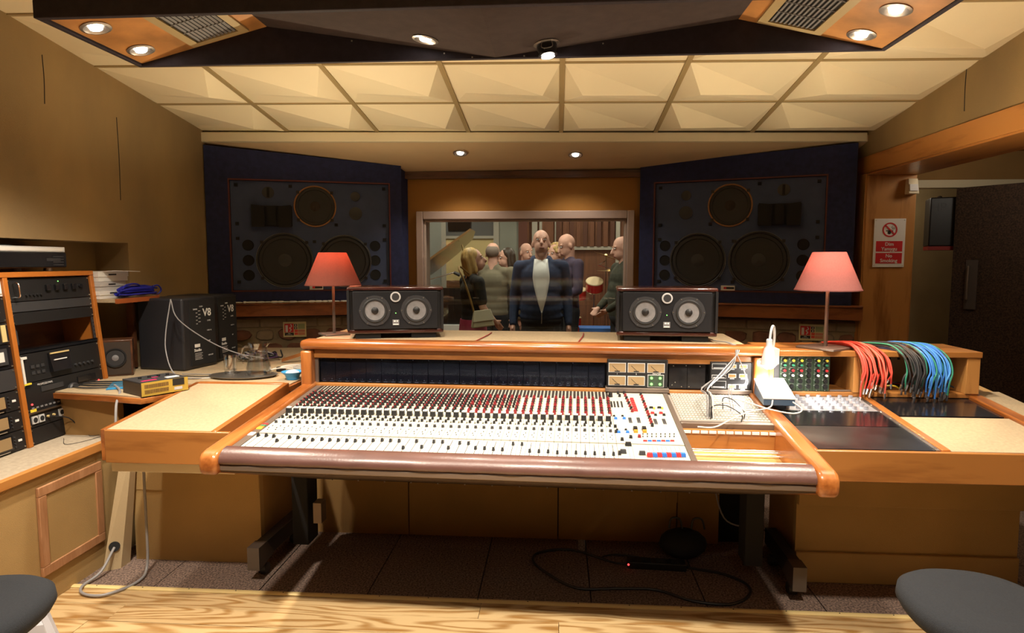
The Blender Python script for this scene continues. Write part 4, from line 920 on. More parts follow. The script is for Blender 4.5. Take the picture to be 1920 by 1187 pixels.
def wbox(loc, sz, rz, label, m='paper', flap=False):
    t = T('cardboard_box', label, 'box', loc, (0, 0, rz), 'white flat boxes on the wall shelf')
    MB().bb(-sz[0]/2, sz[0]/2, -sz[1]/2, sz[1]/2, 0, sz[2]*.72).build('tray', m, t); MB().bb(-sz[0]/2-.003, sz[0]/2+.003, -sz[1]/2-.003, sz[1]/2+.003, sz[2]*.45, sz[2]).build('lid', m, t)
    MB().bb(sz[0]/2+.003, sz[0]/2+.004, -.04, .02, sz[2]*.6, sz[2]*.75).build('print_mark', 'black', t)
    if flap: MB().hull([(sz[0]/2, -sz[1]/2+.03, sz[2]), (sz[0]/2+.06, -sz[1]/2+.05, sz[2]+.004), (sz[0]/2+.06, sz[1]/2+.03, sz[2]-.004), (sz[0]/2, sz[1]/2, sz[2])], [(sz[0]/2, -sz[1]/2+.03, sz[2]+.002), (sz[0]/2+.06, -sz[1]/2+.05, sz[2]+.006), (sz[0]/2+.06, sz[1]/2+.03, sz[2]-.002), (sz[0]/2, sz[1]/2, sz[2]+.002)]).build('flap', 'paper', t)
    return t
wbox((-2.62, 3.48, 1.281), (.20, .23, .045), 0, 'lowest white box of the stack on the wall shelf, behind the blue cable')
wbox((-2.625, 3.475, 1.327), (.20, .22, .050), .03, 'middle white box of the stack on the wall shelf', mat('box_grey', (.5, .48, .46), .7))
wbox((-2.62, 3.49, 1.378), (.19, .23, .055), -.04, 'topmost white box on the wall shelf with its cardboard flap open', 'paper', True)
t = T('cable_coil', 'thick coil of dark blue cable on the wall shelf', 'cable', (-2.462, 3.59, 1.283)); cb = MB(); rnd = random.Random(11)
for k in range(22):
    a = rnd.uniform(-.035, .035); h = rnd.uniform(.006, .062); l0 = rnd.uniform(-.17, -.14); l1 = rnd.uniform(.15, .20)
    cb.tube([(a*.5, l0, h*.6+.01), (a, l0*.5, h), (a*1.1+rnd.uniform(-.008, .008), 0, h*.9+.004), (a, l1*.5, h), (a*.5, l1*.85, h*.7+.008)], .0050, 6, 3)
cb.build('cord', 'cabnavy', t, kind='stuff')
MB().tube([(.0, .15, .055), (.01, .19, .06), (.012, .215, .03), (.0, .20, .008), (-.01, .16, .01)], .005, 6).build('loose_loop', 'cabnavy', t)
MB().tube([(.02, -.15, .05), (.01, -.10, .072), (.0, .0, .075), (-.01, .06, .055)], .005, 6).build('loose_loop', 'cabnavy', t)
# two studio speakers seen from behind
def v8(loc, rz, label):
    t = T('rear_facing_speaker', label, 'speaker', loc, (0, 0, rz), 'black speakers on the corner desk')
    MB().bb(-.32, 0, 0, .285, 0, .43).build('cabinet', mat('vinyl_black', (.022, .022, .026), .45, bump=.2, bs=200), t, bev=.012, seg=3)
    MB().bb(0, .004, .055, .27, .02, .415).build('rear_plate', 'blackm', t)
    rr = (pi/2, 0, pi/2)
    text('V8', .066, (.0052, .20, .335), rr, 'white', t, bold=True)
    for k, (y, z, s) in enumerate(((.10, .36, 'INPUT'), (.15, .375, 'GAIN'), (.215, .285, 'LEVEL'), (.215, .225, '0 dB +6'), (.215, .16, 'HF'), (.22, .07, 'ON OFF'))): text(s, .012, (.0050, y, z), rr, 'lgrey', t)
    for k in range(9): MB().bb(.0042, .005, .105+(k % 2)*.02, .118+(k % 2)*.025, .27+k*.011, .274+k*.011).build('scale_mark', 'lgrey', t)
    MB().bb(.0042, .0052, .085, .13, .130, .150).build('label_plate', 'white', t)
    text('Studio', .024, (.0050, .11, .112), rr, 'white', t, bold=True)
    for k in range(5): MB().bb(.0042, .005, .085, .150-.008*(k % 2), .055+k*.009, .058+k*.009).build('fine_print', 'lgrey', t)
    return t
v8((-2.195, 3.600, .841), -.17, 'nearer of two black speakers turned backwards on the corner desk')
v8((-2.185, 3.915, .841), -.04, 'farther of two black speakers turned backwards on the corner desk')
t = T('bookshelf_speaker', 'small dark wooden speaker tucked under the wall shelf', 'speaker', (-2.49, 3.42, .841), (0, 0, .55))
MB().bb(-.085, .085, 0, .14, 0, .205).build('cabinet', 'walnut', t, bev=.003); MB().bb(-.075, .075, -.004, 0, .01, .195).build('baffle', mat('spk_brown', (.04, .025, .016), .7), t)
w_ = MB().lathe([(.055, -.004), (.055, -.010), (.048, -.010), (.045, -.005)], (0, 0, .105), 'Y', 26, caps=False).build('woofer', 'black', t)
MB().lathe([(.045, -.006), (.025, -.003), (.022, -.003)], (0, 0, .105), 'Y', 26).build('cone', 'dgrey', w_); MB().lathe([(.022, -.004), (.012, -.008), (0, -.009)], (0, 0, .105), 'Y', 16, caps=False).build('dust_cap', 'mgrey', w_)
# mustard box, card, tray, glass, jug, bowl
t = T('mustard_box', 'mustard and black electronics box with vent slots on the corner desk edge', 'electronics box', (-1.985, 2.893, .841), (0, 0, 1.03))
MB().bb(0, .225, 0, .19, .0, .062).build('body', mat('box_side', (.055, .035, .02), .5), t, bev=.002); MB().bb(0, .225, -.003, 0, .0, .066).build('front_plate', 'mustard', t)
MB().bb(0, .225, 0, .19, .062, .068).build('top_plate', 'dgrey', t)
for k in range(24):
    for z in (.012, .038): MB().bb(.014+k*.0048, .0165+k*.0048, -.0045, -.003, z, z+.018).build('vent_slot', 'walnut', t) if k % 1 == 0 else None
MB().bb(.148, .205, -.005, -.003, .032, .066).build('switch_plate', 'black', t); MB().bb(.155, .195, -.0045, -.003, .010, .024).build('label', 'lgrey', t)
for a in ((.02, .09, .03, .05), (.10, .13, .10, .11)): MB().bb(a[0], a[1], a[2], a[3], .068, .0695).build('pink_mark', mat('pink%g' % a[0], (.6, .02, .12), .5), t)
MB().bb(.14, .20, .03, .06, .068, .071).build('white_mark', 'white', t)
for k in range(4): MB().cyl((.05+k*.045, .12, .068), (.05+k*.045, .12, .076), .008, seg=10).build('knob', 'black', t)
t = T('blue_folder', 'blue card folder lying behind the mustard electronics box', 'folder', (-2.19, 3.20, .841), (0, 0, .5)); MB().bb(-.15, .15, -.10, .10, 0, .004).build('cover', 'bluefold', t); MB().bb(-.145, .145, -.095, .095, .004, .006).build('sheets', mat('blue_sheet', (.03, .26, .48), .6), t); MB().bb(-.02, .12, -.09, -.05, .006, .008).build('paper_slip', 'paper', t)
TRX, TRY = -1.765, 3.46
t = T('serving_tray', 'oval silver serving tray on the corner desk', 'tray', (TRX, TRY, .841), (0, 0, .05)); 
lp = []
for r_, z in ((.86, .0), (.88, .004), (.97, .009), (1.0, .012), (1.0, .010), (.9, .003)): lp.append([V((cos(2*pi*k/40)*.19*r_, sin(2*pi*k/40)*.125*r_, z)) for k in range(40)])
MB().ring(lp[:4]).build('rim', 'steel', t); MB().ring([[V((cos(2*pi*k/40)*.162, sin(2*pi*k/40)*.106, z)) for k in range(40)] for z in (.0035, .0045)]).build('plate', mat('tray_pattern', (.62, .63, .66), .35, .3, var=.5, vs=90), t)
t = T('drinking_glass', 'empty clear tumbler on the silver tray, left of the jug', 'glass', (-1.845, 3.47, .846)); MB().lathe([(.0, 0), (.028, 0), (.032, .004), (.036, .118), (.034, .118), (.030, .012), (0, .010)], seg=26, caps=False).build('tumbler', 'clear', t)
MB().lathe([(.029, .010), (.0305, .032), (0, .032)], seg=24, caps=False).build('water', glassmat('water', (.9, .93, .95), 1.33), t)
t = T('water_jug', 'clear glass water jug with a handle on the silver tray', 'jug', (-1.675, 3.46, .846))
MB().lathe([(0, 0), (.058, 0), (.066, .010), (.066, .05), (.050, .12), (.046, .15), (.054, .188), (.051, .188), (.043, .15), (.047, .12), (.062, .05), (.060, .012), (0, .010)], seg=30, caps=False).build('jug_body', 'clear', t)
MB().tube([(-.048, 0, .165), (-.085, 0, .160), (-.098, 0, .12), (-.088, 0, .07)], .006, 10).build('handle', 'clear', t); MB().hull([(.045, -.015, .165), (.045, .015, .165), (.072, 0, .192)], [(.048, -.013, .167), (.048, .013, .167), (.073, 0, .194)]).build('spout', 'clear', t)
MB().lathe([(.058, .012), (.0605, .045), (.053, .085), (0, .085)], seg=26, caps=False).build('water', glassmat('water2', (.9, .93, .95), 1.33), t)
t = T('plastic_bowl', 'blue plastic bowl with something white in it beside the console post', 'bowl', (-1.455, 3.40, .841)); MB().lathe([(0, 0), (.032, 0), (.040, .025), (.058, .040), (.060, .044), (.054, .042), (.036, .026), (0, .006)], seg=26, caps=False).build('bowl_wall', mat('bowl_blue', (.05, .32, .70), .35), t)
MB().ell((0, 0, .036), (.038, .034, .016), 12, 6).build('white_contents', 'white', t)
t = T('small_bottle', 'small dark bottle with a red cap beside the left console post', 'bottle', (-1.44, 3.56, .841)); MB().lathe([(0, 0), (.016, 0), (.016, .055), (.008, .07), (.008, .08), (0, .08)], seg=14, caps=False).build('bottle_body', 'black', t); MB().cyl((0, 0, .078), (0, 0, .103), .011, seg=14).build('cap', 'red', t)
t = T('cable_heap', 'heap of black, purple and silver cables behind the jug on the corner desk', 'cable', (-1.98, 4.05, .841)); rnd = random.Random(21)
for nm, mm_, n_ in (('black_cord', 'cabblack', 9), ('purple_cord', mat('purple', (.05, .02, .08), .5), 5), ('silver_cord', 'cabgrey', 4)):
    b = MB()
    for k in range(n_):
        r0 = rnd.uniform(.04, .08); ox, oy = rnd.uniform(-.05, .12), rnd.uniform(-.08, .08); b.tube([(ox+cos(a)*r0, oy+sin(a)*r0*.8, .008+rnd.uniform(0, .05)*(1-abs(ox))) for a in [q_*pi/3+k for q_ in range(6)]], .005, 6, 3)
    b.build(nm, mm_, t, kind='stuff')
t = T('wood_offcut', 'short wooden bar leaning on the cable heap behind the jug', 'wood bar', (-1.70, 3.98, .845)); MB().hull([(-.06, -.03, 0), (.13, .03, .06), (.13, .06, .06), (-.06, 0, 0)], [(-.06, -.03, .022), (.13, .03, .082), (.13, .06, .082), (-.06, 0, .022)]).build('bar', 'oakx', t)
t = T('power_adaptors', 'tangle of adaptors and thin cables behind the blue bowl', 'cables', (-1.55, 3.62, .841)); rnd = random.Random(5)
for k in range(5): MB().box((rnd.uniform(-.08, .06), rnd.uniform(-.05, .1), .014), (.05, .028, .026)).build('adaptor', 'black' if k % 2 else 'dgrey', t, bev=.004)
b = MB()
for k in range(5): b.tube([(-.15, -.05+k*.03, .006), (-.05, -.04+k*.03, .03), (.05, -.08+k*.04, .03), (.13, -.02+k*.02, .012)], .003, 6)
b.build('thin_cable', 'cabwhite', t, kind='stuff')
# loose cables at left
def cable(name, label, pts, r, m, grp=None, plug=None):
    o = V(pts[0]); t = T(name, label, 'cable', o, (0, 0, 0), grp); MB().tube([V(p)-o for p in pts], r, 8, 5).build('cord', m, t)
    if plug:
        e = V(pts[-1])-o; dd = (V(pts[-1])-V(pts[-2])).normalized(); MB().cyl(e, e+dd*plug, r*1.5, r*1.3, 8).build('plug', 'chrome', t)
    return t
cable('grey_cable', 'grey cable drooping in front of the black speaker down to the mustard box', [(-2.20, 3.50, 1.27), (-2.21, 3.46, 1.10), (-2.19, 3.42, .98), (-2.10, 3.35, .87), (-1.98, 3.36, .847), (-1.90, 3.42, .846)], .0032, 'cabgrey')
cable('grey_cable', 'grey cable running slantwise across the black speakers towards the water jug', [(-2.20, 3.50, 1.275), (-2.16, 3.50, 1.16), (-2.02, 3.56, 1.03), (-1.88, 3.62, .95), (-1.74, 3.66, .915)], .0032, 'cabgrey')
cable('grey_cable', 'thick grey cable dropping off the corner desk beside the rack', [(-2.30, 3.14, .847), (-2.17, 3.00, .846), (-2.12, 2.90, .80), (-2.10, 2.86, .70), (-2.10, 2.85, .63)], .006, 'cabgrey')
for k in range(4): cable('black_cable', 'dark cable lying on the corner desk between rack and mustard box', [(-2.50, 3.10+k*.04, .846), (-2.38, 3.05+k*.06, .848), (-2.25, 3.10+k*.05, .847), (-2.05, 3.22+k*.03, .846)], .004, 'cabblack' if k % 2 else 'dgrey', 'dark cables on the desk')
for k in range(3): cable('thin_cable', 'thin cable lying on the cork desk left of the tray', [(-2.15, 3.40+k*.05, .844), (-2.0, 3.36+k*.07, .844), (-1.9, 3.40+k*.06, .844)], .0025, ('cabwhite', 'cabblack', 'cabgrey')[k], 'thin cables left of the tray')
for k in range(2): cable('hair_cable', 'hair-thin dark cable looping on the counter in front of the rack', [(-2.44, 2.95+k*.2, .6145), (-2.34, 2.85+k*.15, .6145), (-2.28, 3.00+k*.1, .6145), (-2.32, 3.22, .6145)], .0012, 'cabblack', 'thin cables on the counter')
cable('floor_cable', 'stiff grey cable looping from the duct hole across floorboards and back up', [(-2.128, 2.845, .112), (-2.14, 2.76, .03), (-2.155, 2.66, .012), (-2.10, 2.60, .010), (-2.00, 2.60, .010), (-1.93, 2.72, .012), (-1.95, 2.82, .04), (-1.93, 2.80, .25), (-1.93, 2.80, .45), (-1.94, 2.82, .598)], .0062, 'cabgrey')
# ------------------------------------------------------------ right side furniture
ZR = lambda y: .79+.105*(y-2.39)
t = T('side_console', 'oak side console with black blank panels and a cork section, right of the mixer', 'console desk', (1.55, 2.7, 0)); m = MX.Translation((-1.55, -2.7, 0))
MB(m).bb(.958, 2.10, 2.385, 2.405, .678, .794).build('front_board', 'oakx', t, bev=.003)
MB(m).hull(*slab(2.405, 3.34, .958, 2.10, ZR, -.10, -.012)).build('core', 'birch', t)
MB(m).hull(*slab(2.405, 3.04, .958, .972, ZR, -.012, .004)).build('edge_trim', 'teaky', t, bev=.003)
pa = MB(m).hull(*slab(2.655, 2.838, 0.973, 1.395, ZR, -.012, .002)).build('blank_panel', 'blackg', t)
pb = MB(m).hull(*slab(2.412, 2.650, 0.973, 1.395, ZR, -.012, .002)).build('blank_panel', mat('worn_black', (.016, .016, .018), .3, var=.5, vs=12), t)
kp = MB(m).hull(*slab(2.845, 3.04, 0.973, 1.395, ZR, -.012, .002)).build('knob_panel', mat('silver_panel', (.55, .55, .58), .35, .6), t)
MB(m).hull(*slab(2.41, 3.04, 1.396, 1.412, ZR, -.012, .004)).build('metal_strip', 'steel', t)
MB(m).hull(*slab(2.405, 3.04, 1.413, 1.445, ZR, -.012, .008)).build('divider_strip', 'teaky', t, bev=.003)
k0 = None
for r_ in range(5):
    for k in range(8):
        x, y = 1.02+k*.048, 2.868+r_*.038
        if k0 is None: k0 = MB().cyl((0, 0, 0), (0, 0, .014), .0105, .009, 12).build('knob', mat('knob_silver', (.45, .46, .52), .3, .5), t); k0.location = (x-1.55, y-2.7, ZR(y)+.002)
        else: inst(k0, t, (x-1.55, y-2.7, ZR(y)+.002))
for y in (2.43, 2.52, 2.60, 2.68, 2.75, 2.83, 2.92): MB(m).cyl((1.404, y, ZR(y)+.004), (1.404, y, ZR(y)+.007), .005, seg=8).build('screw_head', 'screw', t)
MB(m).hull(*slab(2.795, 3.04, 1.452, 1.885, ZR, -.012, .002)).build('blank_panel', 'blackg', t)
MB(m).hull(*slab(2.775, 2.793, 1.452, 1.885, ZR, -.012, -.006)).build('gap_strip', 'blackm', t)
MB(m).hull(*slab(2.405, 2.773, 1.447, 1.89, ZR, -.012, .003)).build('covering', 'hess_top', t)
MB(m).hull(*slab(2.405, 3.16, 1.892, 1.955, ZR, -.06, .016)).build('side_arm', 'teaky', t, bev=.006)
MB(m).hull(*slab(2.405, 3.16, 1.955, 2.10, ZR, -.02, .0)).build('covering', 'hess_top', t)
MB(m).bb(1.115, 2.10, 2.97, 3.0, 0, .72).build('base_panel', 'hessian', t)
MB(m).bb(1.115, 2.10, 2.952, 2.97, 0, .145).build('lower_band', 'hessian', t, bev=.004); MB(m).bb(1.115, 2.10, 2.945, 2.97, .37, .69).build('upper_band', 'hessian', t, bev=.004)
MB(m).bb(1.115, 1.135, 3.0, 3.34, 0, .72).build('end_panel', 'hessian_dark', t)
# patchbay cabinet
t = T('patchbay_cabinet', 'open oak cabinet on the side console holding green modules and patch cables', 'cabinet', (1.465, 3.05, .862)); m = MX.Translation((-1.465, -3.05, -.862))
MB(m).bb(.975, 1.935, 3.03, 3.34, 1.050, 1.077).build('top_board', 'oakx', t, bev=.003); MB(m).bb(.99, 1.93, 3.04, 3.33, .862, .882).build('bottom_board', 'oakx', t, bev=.002)
for x0, x1 in ((.99, 1.012), (1.372, 1.40), (1.400, 1.425), (1.872, 1.93)): MB(m).bb(x0, x1, 3.035, 3.33, .882, 1.05).build('upright', 'oak', t, bev=.002)
MB(m).bb(.99, 1.93, 3.30, 3.335, .882, 1.05).build('back_panel', mat('back_grey', (.38, .32, .24), .6), t)
for k in range(13):
    if k not in (6,): MB(m).lathe([(.009, 0), (.009, -.002), (0, -.002)], (1.30+k*.045, 3.30, 1.02), 'Y', 10, caps=False).build('slot_hole', 'blackm', t).scale = (1, 1, 1)
for x, z in ((1.30, .975), (1.34, .975)): MB(m).lathe([(.007, 0), (.007, -.002), (0, -.002)], (x, 3.30, z), 'Y', 10, caps=False).build('slot_hole', 'blackm', t)
for k in range(12): MB(m).bb(1.295+k*.045, 1.306+k*.045, 3.297, 3.30, 1.0, 1.045).build('slot', 'blackm', t)
MB(m).bb(1.275, 1.37, 3.05, 3.055, .884, .892).build('blank_strip', 'steel', t)
MB(m).bb(1.012, 1.04, 3.045, 3.06, .884, 1.05).build('side_strip', 'dgrey', t)
eq0 = None
for k in range(6):
    x = 1.062+k*.0380
    e = T('equaliser_module', ('leftmost', 'second from left', 'third from left', 'fourth', 'fifth from left', 'rightmost')[k]+' of the six green equaliser modules in the oak cabinet', 'audio module', (x, 3.05, .884), (0, 0, 0), 'green equaliser modules')
    if k == 3: e['label'] = 'fourth green equaliser module from the left, its knobs black without coloured caps'; del e['group']
    MB().bb(-.0182, .0182, 0, .12, 0, .164).build('face_plate', 'eqgreen', e)
    for q_, (z, c_) in enumerate(((.145, 'yellow'), (.123, 'green'), (.098, 'red'), (.075, 'white'), (.048, 'black'), (.022, 'black'))):
        kb_ = MB().lathe([(.010, 0), (.009, -.010), (.0, -.010)], (.0, 0, z), 'Y', 14, caps=False).build('knob', 'black', e)
        if q_ < 4 and k != 3: MB().lathe([(.0062, -.010), (.0058, -.016), (0, -.017)], (.001, 0, z), 'Y', 12, caps=False).build('knob_cap', c_, kb_)
        MB().bb(-.015, -.0085, -.0006, 0, z+.004, z+.0055).bb(-.012, .010, -.0006, 0, z+.011, z+.012).build('scale_mark', 'lgrey', e, kind='stuff')
    MB().ell((0, -.0005, .004), (.0025, .0015, .0025), 6, 4).build('screw_head', 'screw', e)
for pts, mm_ in (([(1.50, 3.2, .90), (1.56, 3.15, .93), (1.64, 3.2, .90), (1.70, 3.15, .905)], 'cabred'), ([(1.50, 3.14, .895), (1.58, 3.1, .905), (1.62, 3.12, .89)], 'yellow'), ([(1.60, 3.2, .90), (1.70, 3.12, .92), (1.80, 3.16, .93), (1.86, 3.1, .90)], 'cabblack'), ([(1.55, 3.1, .89), (1.68, 3.18, .90), (1.83, 3.1, .95), (1.86, 3.18, .90)], 'cabblack')):
    cable('loose_cable', 'loose wire tangled inside the open right bay of the oak cabinet', pts, .0035, mm_, 'wires in the cabinet bay')
# hanging patch cords
rnd = random.Random(31)
def patch(x0, x1, xs, n, cols, lab, grp, zmin, zmax, seed):
    rnd = random.Random(seed)
    for k in range(n):
        f = k/(n-1); a = x0+(x1-x0)*f+rnd.uniform(-.008, .008); z = rnd.uniform(zmin, zmax); lift = rnd.uniform(.004, .022); st = xs+f*.05+rnd.uniform(-.01, .01)
        out = rnd.uniform(.0, .045); b2 = a+rnd.uniform(-.012, .016)
        pts = [(st, 3.27+rnd.uniform(-.04, .03), 1.081+lift*.2), (st+(a-st)*.35, 3.18, 1.083+lift), (st+(a-st)*.75, 3.07, 1.085+lift), (a, 3.012-out*.6, 1.05+lift*.6), (a+.006, 2.995-out, 1.0), (b2, 2.99-out, (z+1.0)/2), (b2+rnd.uniform(-.006, .006), 2.995-out*.8, z)]
        cl_ = cols[k % len(cols)]; cable('patch_cable', lab.replace('COL', (cl_ if isinstance(cl_, str) else cl_.name).replace('cable_', '').replace('cab', '').replace('dgrey', 'dark grey').replace('_', ' ')), pts, .0036, cl_, grp, .028)
        e = pts[-1]
patch(1.385, 1.505, 1.33, 20, ['cabred', 'cabred', mat('cable_coral', (.75, .14, .09), .45)], 'COL patch cable draped over the oak cabinet, right of the lamp', 'red patch cables', .875, .965, 1)
patch(1.565, 1.655, 1.49, 18, ['cabblack', 'cabgreen', 'cabblack', 'dgrey', 'cabblack'], 'COL patch cable draped over the middle of the oak cabinet', 'black and green patch cables', .875, .94, 2)
patch(1.672, 1.760, 1.59, 20, ['cabblue', 'cabblue', mat('cable_light_blue', (.08, .30, .68), .45), 'cabblue', 'cabgreen'], 'COL patch cable draped over the right part of the oak cabinet', 'blue patch cables', .872, .93, 3)
# white and blue wedge-shaped device
t = T('control_box', 'white sloping control box with a blue-grey front on the right arm of the mixer', 'control box', (.97, 2.9, .872), (0, 0, -.06))
MB().hull([(-.075, -.125, 0), (.055, -.125, 0), (.075, .13, .0), (-.055, .13, .0)], [(-.075, -.125, .028), (.055, -.125, .028), (.075, .13, .066), (-.055, .13, .066)]).build('body', mat('slate_blue', (.06, .10, .16), .4), t, bev=.003)
MB().hull([(-.077, -.128, .028), (.057, -.128, .028), (.077, .132, .066), (-.057, .132, .066)], [(-.077, -.128, .036), (.057, -.128, .036), (.077, .132, .076), (-.057, .132, .076)]).build('top_cover', 'white', t, bev=.002)
MB().hull([(-.035, .09, .0705), (-.005, .09, .0705), (-.005, .12, .0750), (-.035, .12, .0750)], [(-.035, .09, .0715), (-.005, .09, .0715), (-.005, .12, .0765), (-.035, .12, .0765)]).build('logo_mark', mat('pale_red', (.6, .25, .22), .5), t)
cable('white_cable', 'pale cable looping from the control box front over the arm into the tray', [(1.0, 2.75, .895), (1.02, 2.70, .875), (.98, 2.68, .862), (.90, 2.72, .868), (.84, 2.80, .876), (.78, 2.86, .885)], .003, 'cabwhite')
cable('white_cable', 'pale cable crossing from the control box to the patchbay jacks', [(.92, 2.76, .90), (.90, 2.74, .872), (.80, 2.70, .86), (.70, 2.60, .85), (.62, 2.52, .84), (.56, 2.54, .835)], .003, 'cabwhite')
# clip-on work lamp
t = T('clip_lamp', 'small silver gooseneck work lamp glowing beside the green modules', 'lamp', (.985, 3.02, 1.078))
MB().bb(-.005, .035, -.03, .03, -.06, .012).build('clip', 'cream', t, bev=.003)
MB().tube([(.015, 0, .01), (.017, -.005, .06), (.010, -.02, .105), (-.005, -.045, .118), (-.018, -.065, .10), (-.024, -.070, .06)], .0055, 10).build('gooseneck', 'lgrey', t)
MB().lathe([(.010, .062), (.013, .058), (.013, .030), (.020, .020), (.037, -.055), (.035, -.055), (.018, .018), (.008, .03)], (-.026, -.070, 0), seg=28, caps=False).build('lamp_shade', mat('lamp_silver', (.75, .75, .77), .35, .3), t)
MB().ell((-.026, -.070, -.050), (.031, .031, .026), 18, 10).build('bulb', 'bulbh', t)
CLIP_W = 22
light('clip_lamp_light', 'SPOT', (.985-.026, 3.02-.070, 1.078-.080), CLIP_W, (1, .95, .88), .025, 150, .5)
# signal cables from the right speaker into the patchbay
def PBp(u, s_, h=0): return tuple((CM @ V((u, s_, h))))
for k in range(6):
    e = PBp(1.93+(k % 3)*.010, .50+(k//3)*.03, .0)
    cable('signal_cable', ('grey', 'black', 'light grey')[k % 3]+' lead dropping from behind the right speaker into the patchbay', [(.78, 3.44, 1.09), (.80, 3.30, 1.088), (.825+k*.002, 3.12, 1.098), (.83+k*.003, 3.015, 1.075), (.80-k*.006, 2.99, .99), (e[0]+.02, e[1]+.22-k*.01, e[2]+.09), (e[0]+.003, e[1]+.03, e[2]+.09), e], .0024, ('cabgrey', 'cabblack', 'lgrey')[k % 3], 'leads from the right speaker')
for k in range(2):
    e = PBp(2.05+k*.012, .62, 0)
    cable('signal_cable', 'dark lead dropping from the bridge to the middle of the patchbay', [(.835, 3.015, 1.06), (.86, 2.985, .99), (.86+k*.01, 2.96, .93), (e[0], e[1]+.04, e[2]+.10), e], .0024, 'cabgrey', 'leads to the middle of the patchbay')
for (u0, s0_), (u1, s1_), mm_ in (((1.98, .56), (2.09, .50), 'cabwhite'), ((2.02, .64), (2.08, .52), 'cabblack'), ((2.11, .62), (2.14, .60), 'cabwhite'), ((1.95, .52), (2.06, .48), 'cabblack')):
    a, b2 = V(PBp(u0, s0_)), V(PBp(u1, s1_))
    cable('patch_lead', 'short patch lead arching between two jacks of the patchbay', [a, a+V((0, 0, .05)), (a+b2)/2+V((0, 0, .06)), b2+V((0, 0, .03)), b2], .0024, mm_, 'short leads on the patchbay')
for k, (u, s_) in enumerate(((.955, .98), (1.27, .95))):
    pass
for x, lb in ((-.42, 'thin red wire lying over the front of the console shelf, below the white bag'), (.10, 'thin red wire lying over the shelf front, right of the first red wire')):
    cable('red_wire', lb, [(x+.05, 3.60, 1.0865), (x+.04, 3.45, 1.087), (x+.015, 3.25, 1.087), (x, 3.12, 1.089)], .003, mat('dark_red%g' % x, (.30, .02, .02), .5))
# ------------------------------------------------------------ signs, sensor, passage
def onwall(mx, t, name, x0, x1, z0, z1, y, d, m): return MB(mx).bb(x0, x1, y, y+d, z0, z1).build(name, m, t)
t = T('no_smoking_sign', 'white and red bilingual no smoking sign on the oak jamb', 'sign', (2.302, 4.652, 1.45))
MB().bb(-.105, .105, 0, .006, 0, .335).build('board', 'white', t, bev=.001)
MB().bb(-.088, .088, -.0015, 0, .108, .180).bb(-.088, .088, -.0015, 0, .025, .098).build('red_field', 'red', t, kind='stuff')
rr = (pi/2, 0, 0)
text('Dim', .034, (0, -.0024, .158), rr, 'white', t, bold=True); text('Ysmygu', .034, (0, -.0024, .125), rr, 'white', t, bold=True)
text('No', .034, (0, -.0024, .077), rr, 'white', t, bold=True); text('Smoking', .034, (0, -.0024, .044), rr, 'white', t, bold=True)
MB().ring([[V((cos(2*pi*k/36)*r_, y, .258+sin(2*pi*k/36)*r_)) for k in range(36)] for r_, y in ((.050, 0), (.050, -.002), (.041, -.002), (.041, 0))], caps=False).build('red_ring', 'red', t)
MB().tube([(-.008, -.0006, .232), (-.03, -.0008, .262)], .0012, 5)
MB().hull([(-.034, -.0035, .286), (-.028, -.0035, .292), (.034, -.0035, .230), (.028, -.0035, .224)], [(-.034, -.001, .286), (-.028, -.001, .292), (.034, -.001, .230), (.028, -.001, .224)]).build('red_bar', 'red', t)
MB().bb(-.026, .022, -.0012, 0, .247, .254).ell((-.004, -.0008, .238), (.012, .0008, .012), 10, 6).tube([(.012, -.001, .258), (.020, -.001, .268), (.010, -.001, .276), (.018, -.001, .284)], .0012, 5).tube([(.022, -.001, .258), (.030, -.001, .266), (.024, -.001, .276)], .0012, 5).build('cigarette_print', 'black', t, kind='stuff')
for x in (-.095, .095):
    for z in (.01, .325): disc('screw_head', .004, .002, 'screw', t, (x, 0, z), seg=8)
t = T('motion_sensor', 'small cream motion sensor high on the oak jamb', 'sensor', (2.425, 4.650, 1.95)); MB().hull([(-.035, -.045, 0), (.035, -.045, 0), (.035, .01, 0), (-.035, .01, 0)], [(-.032, -.025, .105), (.032, -.025, .105), (.032, .01, .105), (-.032, .01, .105)]).build('case', 'cream', t, bev=.004); MB().hull([(-.028, -.048, .02), (.028, -.048, .02), (.028, -.03, .02), (-.028, -.03, .02)], [(-.026, -.040, .065), (.026, -.040, .065), (.026, -.03, .065), (-.026, -.03, .065)]).build('lens', 'white', t)
def fire(mx, u, z, label):
    o = mx @ V((u, .03, z)); t = T('fire_point_sign', label, 'sign', o, mx.to_euler(), 'fire extinguisher signs')
    # local y of the wall frame points out of the wall
    b = MB().bb(-.085, .085, -.012, .0, 0, .118).build('board', mat('glow_cream', (.62, .58, .30), .5), t)
    f = 1 if mx.to_3x3().determinant() > 0 else -1
    return t
